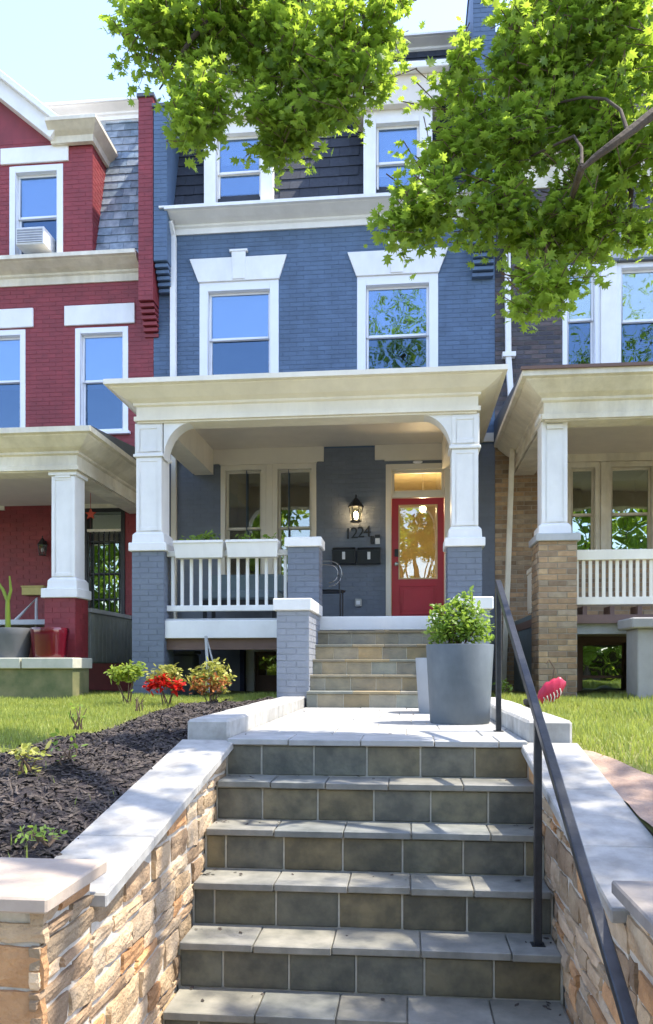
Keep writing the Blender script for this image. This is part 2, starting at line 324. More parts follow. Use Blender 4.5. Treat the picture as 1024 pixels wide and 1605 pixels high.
# ================================================================ ground
g = MB().add([(-900, -900, -.27), (900, -900, -.27), (900, 900, -.27), (-900, 900, -.27)], [(0, 1, 2, 3)]).build('ground', 'asphalt', kind='structure')
g['label'] = 'street and land around the houses'
sw = B(-30, 30, -3.2, 3.37, -.26, -.13).build('sidewalk', 'concrete', kind='structure')
XL, XR = -1.04, .68            # inner faces of the cheek walls
def interp(x, pts):
    if x <= pts[0][0]: return pts[0][1]
    for (a, b), (c, d) in zip(pts, pts[1:]):
        if x <= c: return b+(d-b)*(x-a)/(c-a)
    return pts[-1][1]
def hill(y): return interp(y, [(2.4, .80), (3.4, .93), (4.6, 1.07), (6.5, 1.15), (9, 1.2), (12, 1.2)])
def cope_top(y): return interp(y, [(2.3, .755), (2.66, .80), (4.62, 1.13)])
def bed_edge(y): return interp(y, [(2.4, -2.6), (3.6, -2.5), (4.4, -2.3), (5.3, -2.2), (6, -2.2), (7, -2.15), (7.8, -1.9), (8.5, -1.5)])
def soil_edge(x): return max(2.9, 4.85-2.6*(x-.95))
def grid(name, xs, ys, zf, mt, kind='structure'):
    vs = [(x, y, zf(x, y)) for y in ys for x in xs]; n = len(xs)
    idx = [(j*n+i, j*n+i+1, (j+1)*n+i+1, (j+1)*n+i) for j in range(len(ys)-1) for i in range(n-1)]
    o = link(name, fast_mesh(name, np.array(vs), 4, np.array(idx).ravel(), mt, True)); tag(o, kind=kind); return o
ys = list(np.linspace(2.36, 12.3, 60))
grid('lawn', list(np.linspace(-14, -1.30, 60)), ys, lambda x, y: hill(y)+.02*math.sin(x*3+y*2)-.09*min(1, max(0, (x-bed_edge(y)-.12)/.15)), 'turf')
grid('lawn', list(np.linspace(.96, 14, 60)), ys, lambda x, y: hill(y)+.02*math.sin(x*3+y*2), 'turf')
# under the porch, behind the steps
B(-1.30, .96, 8.3, 12.3, .9, 1.08).build('soil', 'soil', kind='structure')
# mulch bed
from mathutils import noise as mnoise
def mulch_h(x, y):
    k = min(1, max(0, (x-bed_edge(y))/.25)); k2 = min(1, max(0, (8.45-y)/.3))
    z = hill(y)+.02*math.sin(x*3+y*2)+(.045*k*k2-.008)+(.05*mnoise.noise((x*5, y*5, 0))+.03*mnoise.noise((x*17, y*17, 3)))*k*k2
    if y < 4.64: k3 = min(1, max(0, (-1.31-x)/.3)); zc = cope_top(max(y, 2.6))-.02; z = zc+(z-zc)*k3 if z > zc else max(z, zc-.03*k3)
    return z
vs = []; ny, nx = 170, 50; ysm = np.linspace(2.5, 8.5, ny)
for y in ysm:
    e = bed_edge(y)
    for i in range(nx): x = e+(-1.30-e)*i/(nx-1); vs.append((x, y, mulch_h(x, y)))
idx = [(j*nx+i, j*nx+i+1, (j+1)*nx+i+1, (j+1)*nx+i) for j in range(ny-1) for i in range(nx-1)]
mb = link('mulch_bed', fast_mesh('mulch_bed', np.array(vs), 4, np.array(idx).ravel(), 'mulch', True)); tag(mb, kind='structure')
# loose chips on it
pos = []
while len(pos) < 11000:
    y = 2.5+5.9*RNG.random()**1.3; e = bed_edge(y); x = e+(-1.32-e)*RNG.random()
    if x < -.58*y-.3: continue
    pos.append((x, y, mulch_h(x, y)+.006))
chip = ([(-.5, -.13, 0), (.5, -.1, .03), (.45, .12, .05), (-.5, .1, .02), (0, 0, .16)], [(0, 1, 4), (1, 2, 4), (2, 3, 4), (3, 0, 4)])
o = link('mulch_chips', scatter('mulch_chips', *chip, pos, rotmats(len(pos), .5), RNG.uniform(.018, .06, len(pos)), 'mulch_chip', (0, 0, 0)))
tag(o, 'loose dark brown shredded mulch covering the bed', 'mulch', kind='stuff')
# bare soil beside the right coping
def soil_z(x, y): return hill(y)+.02*math.sin(x*3+y*2)+.02+.02*mnoise.noise((x*6, y*6, 0))
vs = []; n1, n2 = 40, 40
for i in range(n1):
    x = .96+3.0*i/(n1-1)
    for j in range(n2): y = 2.5+(soil_edge(x)-2.5)*j/(n2-1); vs.append((x, y, soil_z(x, y)-(.015 if j == n2-1 else 0)))
idx = [(i*n2+j, (i+1)*n2+j, (i+1)*n2+j+1, i*n2+j+1) for i in range(n1-1) for j in range(n2-1)]
tag(link('soil_bed', fast_mesh('soil_bed', np.array(vs), 4, np.array(idx).ravel(), 'soil', True)), kind='structure')
# grass
BL = ([(-.07, 0, 0), (.07, 0, 0), (.05, .06, .45), (-.05, .06, .45), (0, .25, 1)], [(0, 1, 2), (0, 2, 3), (3, 2, 4)])
def grass(label, n, xf, zf, hmin=.03, hmax=.065):
    p = []
    while len(p) < n:
        q = xf()
        if q: p.append((q[0], q[1], zf(*q)))
    o = link('grass', scatter('grass', *BL, p, rotmats(n, .33), RNG.uniform(hmin, hmax, n), 'blade', (0, 0, 0))); tag(o, label, 'grass', kind='stuff')
lz = lambda x, y: hill(y)+.02*math.sin(x*3+y*2)-.006
def gl():
    y = 2.5+6.9*RNG.random(); x = -7+5.7*RNG.random()
    out = x < -.56*y-.4 and RNG.random() > .35
    if x < bed_edge(y)+.05*RNG.normal() and not out: return x, y
    if x > -1.36 or out: return None
    return (x, y) if RNG.random() < .012 else None
grass('short yellow-green lawn grass left of the mulch bed', 62000, gl, lz)
def gr():
    y = 2.6+7*RNG.random(); x = 1.0+6*RNG.random()
    if x > .33*y+.6 and RNG.random() > .35: return None
    return (x, y) if y > soil_edge(x)+.06*RNG.normal() else None
grass('yellow-green lawn grass right of the steps', 44000, gr, lz, .035, .085)
# ================================================================ street steps
RUN, RIS, Y0, Z0 = .246, .2115, 4.56, 1.14
st = empty('stone_steps', (-.18, 3.1, 0), 'wide flight of grey-green bluestone tiled steps rising from the sidewalk', 'steps')
core = MB()
for i in range(6):
    y = Y0-RUN*i; z = Z0-RIS*i
    core.box(XL-.01, XR+.01, y+.029, y+.029+RUN if i else y+.3, -.16 if i == 5 else z-RIS-.03, z-.018-.0006*i)
core.build('step_core', 'grout', st)
for i in range(6):
    y = Y0-RUN*i; z = Z0-RIS*i
    x = XL-random.choice([.20, .15, .10, .22, .05]); k = 0
    while x < XR-.02:                                     # riser tiles
        x2 = x+.297; a, b = max(x, XL+.002), min(x2, XR-.002)
        if b-a > .02: block('riser_tile', 'tile', st, a, b, y+.024+random.uniform(-.002, .002), y+.05, z-RIS+.003, z-.040, .004)
        x = x2+.0095
    if i == 0: continue
    x = XL
    while x < XR-.01:                                     # tread slabs
        x2 = min(XR, x+random.choice([.30, .345, .40, .36])); x2 = XR if XR-x2 < .12 else x2
        dz = random.uniform(-.0025, .0025)
        block('tread_slab', 'tread', st, x+.0025, x2-.0025, y+random.uniform(-.009, .006), y+RUN+.022, z-.036+dz, z+dz, .004); x = x2
# landing path
pa = B(XL-.005, XR+.005, Y0+.03, 8.36, 1.0, Z0-.008).build('path', 'grout', kind='structure')
ys_ = [Y0, Y0+.36]+[Y0+.36+.48*k for k in range(1, 8)]; ys_ = [y for y in ys_ if y < 8.2]+[8.34]
for j, (a, b) in enumerate(zip(ys_, ys_[1:])):
    x = XL-(.2 if j % 2 else 0)
    while x < XR-.02:
        x2 = x+random.choice([.36, .42, .46]); p0, p1 = max(x, XL), min(x2, XR)
        if XR-p1 < .1: p1 = XR; x2 = XR+1
        dz = random.uniform(-.0015, .0015)
        block('paver', 'paver', pa, p0+.003, p1-.003, a+.003, b-.003, Z0-.036+dz, Z0+dz, .004); x = x2
# ================================================================ cheek walls
def stair_z(y):
    if y > Y0: return Z0
    i = math.ceil((Y0-y)/RUN); return max(-.13, Z0-RIS*i)
def stone(parent, f, a0, a1, z0, z1, top, rough=.012):
    """f(a, n, z) -> world; pillowed irregular stone with its own outline"""
    n = 4; g = .0085; vs = []; fs = []
    ja = [random.uniform(-.012, .012) for _ in range(4)]; bulge = random.uniform(.003, .014); ta, tb = random.uniform(-.006, .006), random.uniform(-.005, .005)
    for j in range(n+1):
        for i in range(n+1):
            s, t = i/n, j/n
            a = a0+g+(a1-a0-2*g)*s+(ja[0]*(1-t)+ja[1]*t)*(1-2*s)*.8; z = z0+g+(z1-z0-2*g)*t+(ja[2]*(1-s)+ja[3]*s)*(1-2*t)*.6
            edge = (i in (0, n))+(j in (0, n))
            nn = bulge-(.004 if edge == 1 else .007 if edge == 2 else 0)+ta*(s-.5)*2+tb*(t-.5)*2+random.uniform(-rough, rough)*.3
            if edge: a += random.uniform(-.006, .006); z += random.uniform(-.005, .005)
            vs.append([a, nn, min(z, top(a))])
    for j in range(n):
        for i in range(n): k = j*(n+1)+i; fs.append((k, k+1, k+n+2, k+n+1))
    ring = [i for i in range(n+1)]+[(j*(n+1)+n) for j in range(1, n+1)]+[n*(n+1)+i for i in range(n-1, -1, -1)]+[j*(n+1) for j in range(n-1, 0, -1)]
    base = len(vs)
    for r in ring: vs.append([vs[r][0], -.03, vs[r][2]])
    m = len(ring)
    for k in range(m): fs.append((ring[k], base+k, base+(k+1) % m, ring[(k+1) % m]))
    b = MB().add([f(*v) for v in vs], fs); return b.build('stone', 'stone', parent)
def stones(parent, f, a0, a1, z0, ztop, top, floor=lambda a: -1, hs=(.055, .075, .10, .13)):
    z = z0
    while z < ztop-.04:
        h = random.choice(hs); z2 = min(z+h, ztop+.02); a = a0
        while a < a1-.01:
            a2 = min(a1, a+random.uniform(.12, .36)); a2 = a1 if a1-a2 < .09 else a2
            lim = max(top(a), top(a2))
            if min(z2, lim)-z > .03 and z2 > min(floor(a), floor(a2))-.04: stone(parent, f, a, a2, z, z2, top)
            a = a2
        z = z2
def cheek(side, label):
    xi = XL if side < 0 else XR; s = side
    w = empty('retaining_wall', (xi+s*.15, 3.4, 0), label, 'wall')
    pts = [(2.6, -.16), (4.62, -.16), (4.62, 1.13-.045), (2.66, .80-.045), (2.6, .79-.045)]
    MB().prism(pts, 'x', xi+s*.018, xi+s*.27).build('wall_core', 'mortar', w)
    stones(w, lambda a, n, z: (xi+s*.012-s*n, a, z), 2.58, 4.62, -.13, 1.1, lambda a: cope_top(a)-.048, lambda a: stair_z(a))
    cuts = [2.6, 3.12, 3.8, 4.62]
    for a, b in zip(cuts, cuts[1:]):                      # sloping coping slabs
        za, zb = cope_top(a), cope_top(b)
        x0, x1 = sorted((xi-s*.035, xi+s*.285))
        m = MB().add([(x, y, z) for x in (x0, x1) for y, z in ((a+.002, za-.048), (b-.002, zb-.048), (b-.002, zb), (a+.002, za))], [(0, 1, 2, 3), (7, 6, 5, 4), (0, 4, 5, 1), (1, 5, 6, 2), (2, 6, 7, 3), (3, 7, 4, 0)])
        m.build('coping', 'coping', w, bevel=.006)
    # end pier and the wall along the sidewalk
    pz = .905 if side < 0 else .88; po = xi+s*.5
    x0, x1 = sorted((xi+s*.02, po-s*.02)); B(x0, x1, 2.22, 2.59, -.16, pz-.045).build('pier_core', 'mortar', w)
    flat = lambda a: pz-.047
    stones(w, lambda a, n, z: (xi+s*.012-s*n, a, z), 2.2, 2.6, -.13, pz-.04, flat)
    a0, a1 = sorted((xi, po)); stones(w, lambda a, n, z: (a, 2.212-n, z), a0, a1, -.13, pz-.04, flat)
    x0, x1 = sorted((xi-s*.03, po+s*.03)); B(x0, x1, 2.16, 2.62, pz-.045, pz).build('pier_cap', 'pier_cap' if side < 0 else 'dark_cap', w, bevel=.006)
    x0, x1 = sorted((po-s*.01, po+s*6)); B(x0, x1, 2.3, 2.52, -.16, .76).build('wall_core', 'mortar', w)
    a0, a1 = sorted((po, po+s*2.2)); stones(w, lambda a, n, z: (a, 2.292-n, z), a0, a1, -.13, .77, lambda a: .758)
    x0, x1 = sorted((po+s*.035, po+s*6)); B(x0, x1, 2.25, 2.57, .76, .81).build('coping', 'coping', w, bevel=.006)
    return w
cheek(-1, 'sunlit tan stone cheek wall with white coping beside the mulch bed')
cheek(1, 'shaded tan stone cheek wall with white coping beside the black handrail')
# white kerbs flanking the landing
for s, lab in ((-1, 'low white kerb along the landing beside the mulch bed'), (1, 'low white kerb along the landing beside the right lawn')):
    k = empty('kerb', ((XL-.13) if s < 0 else XR+.13, 6.3, 1.0), lab, 'kerb')
    x0, x1 = ((XL-.26, XL-.006) if s < 0 else (XR+.006, XR+.26))
    yk = [4.64, 5.55, 6.5, 7.4, 8.3]
    for a, b in zip(yk, yk[1:]): block('kerb_stone', 'white_kerb', k, x0, x1, a+.004, b-.004, 1.0, 1.25+random.uniform(-.004, .004), .015)
# ================================================================ handrail
hr = empty('handrail', (.60, 3.5, 0), 'black square-tube metal handrail down the right side of the steps', 'handrail')
xr = .595
ry = lambda y: 2.09+(y-5.25)*.487
top = MB(); a = .019
top.prism([(5.29, ry(5.29)-a*1.2), (5.29, ry(5.29)+a*1.0), (5.24, ry(5.24)+a*1.5), (2.0, ry(2.0)+a), (2.0, ry(2.0)-a)], 'x', xr-a, xr+a); top.build('top_rail', 'rail_metal', hr, bevel=.004)
for y, zb in ((5.25, Z0), (3.70, Z0-4*RIS), (2.1, -.13)):
    B(xr-.017, xr+.017, y-.017, y+.017, zb-.02, ry(y)-.02).build('post', 'rail_metal', hr, bevel=.003)
    if zb: B(xr-.03, xr+.03, y-.03, y+.03, zb-.002, zb+.006).build('base_plate', 'rail_metal', hr)
# ================================================================ planters on the landing
def planter(x, y, r, h, mt, label):
    b = MB().lathe([(0, 0), (r*.86, 0), (r*.88, .01), (r, h-.008), (r*.99, h), (r*.93, h), (r*.91, h-.06), (0, h-.06)], (x, y, Z0), 48)
    o = b.build('planter', mt, smooth=True, label=label, cat='planter', group='round planters on the landing')
    so = MB().lathe([(0, h-.045), (r*.905, h-.055)], (x, y, Z0), 32).build('potting_soil', 'potting', o, smooth=True)
    return o
px = P(722, 1135, 5.95); planter(px[0], 6.03, .25, .585, 'planter_grey', 'large round dark grey planter holding a leafy shrub on the landing')
px2 = P(695, 1118, 7.3); planter(px2[0], 7.35, .25, .50, 'planter_light', 'pale grey round planter half hidden behind the large dark one')
def leafball(n, cen, rad, shape=1.0):
    d = RNG.normal(size=(n, 3)); d /= np.linalg.norm(d, axis=1)[:, None]; r = RNG.random(n)**(1/2.2)
    return np.array(cen)+d*r[:, None]*np.array(rad)
def bush(name, base, label, cat, clumps, stems, lt, size, group=None, leafshape=OVAL, extra=()):
    """clumps: (dx,dy,dz,rx,ry,rz,n)"""
    r = empty(name, base, label, cat, group); bv = Vector(base)
    for i in range(stems):
        c = clumps[i % len(clumps)]; an = random.uniform(0, 6.28); t = (bv.x+c[0]+random.uniform(-.6, .6)*c[3], bv.y+c[1]+random.uniform(-.6, .6)*c[4], bv.z+c[2]+random.uniform(-.2, .6)*c[5])
        s0 = (bv.x+.03*math.cos(an), bv.y+.03*math.sin(an), bv.z-.02); mid = tuple((p+q)/2+random.uniform(-.03, .03) for p, q in zip(s0, t))
        MB().tube([s0, mid, t], [.007, .005, .002], 5).build('stem', 'twig', r, smooth=True)
    def leaves(cl, nm, mt, sz, shp):
        pos = np.concatenate([leafball(c[6], (bv.x+c[0], bv.y+c[1], bv.z+c[2]), c[3:6]) for c in cl]); n = len(pos)
        o = link(nm, scatter(nm, *shp, pos, rotmats(n, .9), RNG.uniform(.6, 1.2, n)*sz, mt, base), r, base); tag(o, kind='stuff')
    leaves(clumps, 'foliage', lt, size, leafshape)
    for nm, mt, sz, cl in extra: leaves(cl, nm, mt, sz, OVAL)
    return r
sp = (px[0], 6.03, Z0+.53)
bush('shrub', sp, 'bright green shrub with small white blooms growing in the large grey planter', 'shrub',
     [(-.03, 0, .20, .20, .2, .15, 650), (-.13, -.03, .16, .13, .14, .14, 350), (.12, 0, .19, .14, .14, .16, 380), (0, 0, .34, .12, .12, .09, 180), (-.16, 0, .30, .06, .06, .07, 60), (.07, 0, .40, .05, .05, .07, 45)],
     14, 'leaf_shrub', .05, extra=[('blossom', 'petal_white', .022, [(-.19, -.1, .24, .05, .05, .06, 14), (.1, -.1, .33, .1, .08, .06, 14), (.17, -.1, .2, .05, .05, .1, 8)])])

# a few dry leaves and crumbs on the steps and landing
lp_ = []
for k in range(90):
    i = random.choice([0, 0, 1, 2, 3, 4, 5]); x = random.uniform(XL+.05, XR-.05); x = x if random.random() < .5 else random.choice([XL+abs(random.gauss(.03, .08)), XR-abs(random.gauss(.03, .08))]); x = min(max(x, XL+.02), XR-.02)
    y = random.uniform(Y0+.02, 8.1) if i == 0 else Y0-RUN*i+random.uniform(.12, RUN-.01); lp_.append((x, y, Z0-RIS*i+.006))
tag(link('leaf_litter', scatter('leaf_litter', *OVAL, lp_, rotmats(len(lp_), .25), RNG.uniform(.012, .04, len(lp_)), 'mulch_chip', (0, 0, 0))), 'scattered dry leaf bits on the steps and landing', 'leaves', kind='stuff')
# ================================================================ house tools
CT = {'n': 0}
def wall_sheet(name, mt, parent, Y, x0, x1, z0, z1, holes, depth=.22):
    """front sheet at Y with real openings and reveals"""
    xs = sorted({x0, x1, *[min(max(h[k], x0), x1) for h in holes for k in (0, 1)]}); zs = sorted({z0, z1, *[min(max(h[k], z0), z1) for h in holes for k in (2, 3)]})
    m = MB()
    for a, b in zip(xs, xs[1:]):
        for c, d in zip(zs, zs[1:]):
            mx, mz = (a+b)/2, (c+d)/2
            if any(h[0] < mx < h[1] and h[2] < mz < h[3] for h in holes): continue
            m.add([(a, Y, c), (b, Y, c), (b, Y, d), (a, Y, d)], [(0, 1, 2, 3)])
    for h in holes:
        a, b, c, d = max(h[0], x0), min(h[1], x1), max(h[2], z0), min(h[3], z1); e = Y+depth
        m.add([(a, Y, c), (a, e, c), (a, e, d), (a, Y, d)], [(0, 1, 2, 3)]); m.add([(b, Y, c), (b, e, c), (b, e, d), (b, Y, d)], [(0, 1, 2, 3)])
        m.add([(a, Y, d), (b, Y, d), (b, e, d), (a, e, d)], [(0, 1, 2, 3)]); m.add([(a, Y, c), (b, Y, c), (b, e, c), (a, e, c)], [(0, 1, 2, 3)])
    return m.build(name, mt, parent)
BL_, BH_ = .213, .0677; GAP = .006; PROUD = .0042
def brick_cells(x0, x1, z0, z1, holes):
    out = []; r = 0; z = z0
    while z+.03 < z1:
        zt = min(z+BH_-GAP, z1); x = x0-(BL_/2 if r % 2 else 0)
        while x < x1:
            segs = [(max(x, x0), min(x+BL_-GAP, x1))]
            for h in holes:
                if h[2] < zt and h[3] > z:
                    ns = []
                    for a, b in segs:
                        if h[1] <= a or h[0] >= b: ns.append((a, b)); continue
                        if h[0] > a: ns.append((a, h[0]-.002))
                        if h[1] < b: ns.append((h[1]+.002, b))
                    segs = ns
            for a, b in segs:
                if b-a > .025: out.append((a, b, z, zt))
            x += BL_
        z += BH_; r += 1
    return out
_bm = {}
def lay_bricks(wall, cells, place, mt_one, mt_many, single):
    """cells -> single bricks (objects) where single(cell), the rest one mesh; place(a, n, z) -> world"""
    rest = []
    for c in cells:
        if single(c): 
            a, b, z, zt = c; pr = PROUD+random.uniform(-.0008, .0008)
            v0 = Vector(place(a, -.02, z)); v1 = Vector(place(b, pr, zt)); ce = (v0+v1)/2; d = v1-v0; d = Vector((abs(d.x), abs(d.y), abs(d.z)))
            key = (mt_one, round(d.x, 2), round(d.y, 2))
            if key not in _bm: _bm[key] = chamf_box(d.x, d.y, d.z, .0025, mt_one, 'brick')
            me = _bm[key]; q = me.vertices[0]
            o = link('brick', me, wall, ce); ref = max(abs(v.co.x) for v in me.vertices)*2; rf = max(abs(v.co.y) for v in me.vertices)*2; rz = max(abs(v.co.z) for v in me.vertices)*2
            o.scale = (d.x/ref, d.y/rf, d.z/rz)
        else: rest.append(c)
    if rest:
        V = []; I = []
        for a, b, z, zt in rest:
            pr = PROUD+random.uniform(-.0008, .0008); k = len(V); e = .0025
            V += [place(a, -.02, z), place(b, -.02, z), place(b, -.02, zt), place(a, -.02, zt), place(a+e, pr, z+e), place(b-e, pr, z+e), place(b-e, pr, zt-e), place(a+e, pr, zt-e)]
            I += [k+4, k+5, k+6, k+7, k, k+1, k+5, k+4, k+1, k+2, k+6, k+5, k+2, k+3, k+7, k+6, k+3, k, k+4, k+7]
        o = link('brickwork', fast_mesh('brickwork', np.array(V), 4, np.array(I), mt_many), wall, ORG[wall.name]); tag(o, kind='stuff')
        o.location = (0, 0, 0); 
        me = o.data; co = np.array(V)-np.array(ORG[wall.name]); me.vertices.foreach_set('co', co.astype(np.float32).ravel())
def yplane(Y): return lambda a, n, z: (a, Y-n, z)
def xplane(X, s): return lambda a, n, z: (X+s*n, a, z)
def rect_frame(m, x0, x1, z0, z1, w, ya, yb, wb=None):
    wb = w if wb is None else wb
    m.box(x0, x0+w, ya, yb, z0, z1); m.box(x1-w, x1, ya, yb, z0, z1); m.box(x0+w, x1-w, ya, yb, z1-w, z1); m.box(x0+w, x1-w, ya, yb, z0, z0+wb)
def window(parent, Y, x0, x1, z0, z1, cw=.09, mid=.5, mt='vinyl', glass='glass', glass2='glass_screen', sill=True, inside='room_dark', blind=0, name='window', rec=.05):
    """double-hung window filling the opening x0..x1, z0..z1 of a wall sheet at Y"""
    m = MB(); rect_frame(m, x0, x1, z0, z1, cw, Y+rec-.06, Y+rec+.08, cw*.5)
    wn = m.build(name, mt, parent, bevel=.004)
    a, b, c, d = x0+cw, x1-cw, z0+cw*.5, z1-cw; mz = c+(d-c)*mid; sw_ = .035
    for nm, (e, f, yo, gl) in {'upper_sash': (mz-.015, d, .03, glass), 'lower_sash': (c, mz+.015, .065, glass2)}.items():
        s = MB(); rect_frame(s, a+.002, b-.002, e, f, sw_, Y+rec+yo, Y+rec+yo+.03); s.build(nm, mt, wn, bevel=.003)
        B(a+sw_-.003, b-sw_+.003, Y+rec+yo+.012, Y+rec+yo+.018, e+sw_-.003, f-sw_+.003).build('pane', gl, wn)
    if sill: B(x0-.04, x1+.04, Y-.07, Y+.05, z0-.05, z0-.002).build('sill', mt, wn, bevel=.005)
    r = MB(); q = Y+.9; r.add([(a, Y+rec+.11, c), (b, Y+rec+.11, c), (b, Y+rec+.11, d), (a, Y+rec+.11, d), (a, q, c), (b, q, c), (b, q, d), (a, q, d)], [(4, 5, 6, 7), (0, 1, 5, 4), (1, 2, 6, 5), (2, 3, 7, 6), (3, 0, 4, 7)]).build('interior', inside, wn)
    if blind: B(a+.005, b-.005, Y+rec+.10, Y+rec+.105, d-(d-c)*blind, d).build('blind', 'blind', wn)
    return wn
def lintel_flat(parent, Y, x0, x1, z0, z1, mt='white_trim'): return B(x0, x1, Y-.035, Y+.05, z0, z1).build('lintel', mt, parent, bevel=.006)
def lintel_flared(parent, Y, xb0, xb1, xt0, xt1, z0, z1, kx0, kx1, kz):
    l = MB().prism([(xb0, z0), (xb1, z0), (xt1, z1), (xt0, z1)], 'y', Y-.04, Y+.05).build('lintel', 'white_trim', parent, bevel=.005)
    MB().prism([(kx0+.015, z0+.02), (kx1-.015, z0+.02), (kx1, kz), (kx0, kz)], 'y', Y-.055, Y+.03).build('keystone', 'white_trim', l, bevel=.004)
    B(kx0-.03, kx1+.03, Y-.065, Y+.03, kz-.035, kz).build('keystone_cap', 'white_trim', l, bevel=.003)
def cornice(parent, mt, Yw, x0, x1, zt, zb, proj, name='cornice', ends=True):
    """crown on a frieze, running along X, with returned ends"""
    h = zt-zb; zc = zb+h*.5
    prof = [(0, zb), (-.03, zb), (-.03, zc-.05), (-.06, zc-.03), (-.06, zc), (-proj*.45, zc+h*.10), (-proj*.8, zc+h*.26), (-proj*.85, zc+h*.30), (-proj, zc+h*.32), (-proj, zt), (0, zt+.03)]
    m = MB().prism([(Yw+p[0], p[1]) for p in prof], 'x', x0, x1); return m.build(name, mt, parent, bevel=0)
def porch_roof(parent, mt, x0, x1, yf, yb, zb, zt, proj, ceil_z, beam_z, name='porch_roof', ends=(1, 1), ceilmt='porch_ceiling'):
    """entablature box (x0..x1 is the frieze face) with a crown that runs round three sides"""
    h = zt-zb
    pr = [(.0, zb), (.025, zb), (.025, zb+h*.12), (.0, zb+h*.14), (.0, zb+h*.40), (.03, zb+h*.44), (.03, zb+h*.50), (proj*.35, zb+h*.58), (proj*.8, zb+h*.80), (proj*.82, zb+h*.84), (proj, zb+h*.86), (proj, zt)]
    m = MB(); rings = []
    for d, z in pr: rings.append([(x0-d*ends[0], yb, z), (x0-d*ends[0], yf-d, z), (x1+d*ends[1], yf-d, z), (x1+d*ends[1], yb, z)])
    vs = [v for r in rings for v in r]; fs = []
    for k in range(len(rings)-1):
        for i in range(3): fs.append((k*4+i, k*4+i+1, k*4+4+i+1, k*4+4+i))
    m.add(vs, fs)
    r = m.build(name, mt, parent)
    t = rings[-1]; rz = zt+.32
    MB().add([t[0], t[1], t[2], t[3], (t[0][0], yb, rz), (t[3][0], yb, rz)], [(1, 2, 5, 4), (0, 1, 4), (3, 5, 2)]).build('roof_deck', 'lead', r)
    bw = .30                                               # beams: front and two sides, bottom at beam_z
    bm_ = MB(); bm_.box(x0+.01, x1-.01, yf+.004, yf+bw, beam_z, ceil_z+.05)
    bm_.box(x0+.01, x0+bw, yf+bw, yb, beam_z+.003, ceil_z+.05); bm_.box(x1-bw, x1-.01, yf+bw, yb, beam_z+.003, ceil_z+.05)
    bm_.build('beam', mt, r)
    B(x0+bw-.02, x1-bw+.02, yf+bw-.02, yb, ceil_z, ceil_z+.03).build('ceiling', ceilmt, r)
    return r
def downpipe(parent, pts, r, mt): return MB().tube(pts, r, 4, True).build('downpipe', mt, parent, bevel=.006)
def slates(roof, mt, place, a0, a1, s0, s1, holes, wid=.24, exp=.155, lim=300):
    """place(a, n, s) -> world and s is the height up the slope; each slate its own object"""
    n = 0; s = s0; row = 0; cache = {}
    while s < s1-.03:
        a = a0-(wid/2 if row % 2 else 0)
        while a < a1:
            p, q = max(a, a0), min(a+wid-.005, a1); st_ = min(s+exp+.03, s1)
            bad = any(h[0] < (p+q)/2 < h[1] and h[2] < s+exp/2 < h[3] for h in holes)
            if q-p > .04 and not bad:
                j = random.uniform(0, .012); k = random.uniform(-.004, .004)
                c = Vector(place((p+q)/2, 0, (s+st_)/2)); key = (round(q-p, 2), round(st_-s, 2), random.randint(0, 2))
                if key not in cache:
                    V = [(p, .022, s-j), (q, .022, s-j+k), (q, .004, st_), (p, .004, st_), (p, .008, s-j), (q, .008, s-j+k)]
                    cache[key] = MB().add([Vector(place(*v))-c for v in V], [(0, 1, 2, 3), (0, 4, 5, 1), (0, 3, 4), (1, 5, 2)]).mesh('slate', mt, (0, 0, 0))
                link('slate', cache[key], roof, c); n += 1
            a += wid
        s += exp; row += 1
    return n
YF = 12.0; YP = 9.35; ZB = 1.0
XA, XB = XX(241, YF), XX(776, YF)                # party lines of the blue house
# ================================================================ blue house
bh = empty('row_house', ((XA+XB)/2, YF, ZB), 'blue painted brick row house with white columned porch and red door', 'house')
zc_b, zc_t = ZZ(420, 362, YF), ZZ(420, 313, YF-.35)
# openings
uw = []
for (a, b, t) in ((313, 437, 441), (560, 687, 431)):
    m_ = (a+b)/2; uw.append((XX(a, YF), XX(b, YF), ZZ(m_, 607, YF), ZZ(m_, t, YF)))
pw = (XX(346, YF), XX(496, YF), ZZ(420, 908, YF), ZZ(420, 728, YF))
dr = (XX(605, YF), XX(706, YF), 2.15, ZZ(655, 727, YF))
bd = (XX(386, YF), XX(452, YF), 1.08, ZZ(410, 1008, YF))
holes = uw+[pw, dr, bd]; ZS = 4.86
wl = wall_sheet('wall', 'blue_paint', bh, YF, XA, XB, ZS, zc_b+.25, holes)
cells = brick_cells(XA, XB, ZS, zc_b+.02, uw)
X1_, X2_ = uw[0][1], uw[1][0]
lintz = uw[0][3]
inner = [c for c in cells if XA+.45 < (c[0]+c[1])/2 < XB-.2 and 5.35 < c[2] < zc_b-.15 and (uw[0][1]+.02 < c[0] and c[1] < uw[1][0] or c[0] > uw[1][1]+.05)]
pick = set(inner[:290])
lay_bricks(wl, cells, yplane(YF), 'blue_paint', 'blue_bricks', lambda c: c in pick)
wlo = wall_sheet('porch_wall', 'grey_blue_paint', bh, YF, XA, XB, ZB-.2, ZS, [pw, dr, bd])
lay_bricks(wlo, brick_cells(XA, XB, 2.16, ZS, [pw, dr]), yplane(YF), 'grey_blue_paint', 'grey_blue_bricks', lambda c: False)
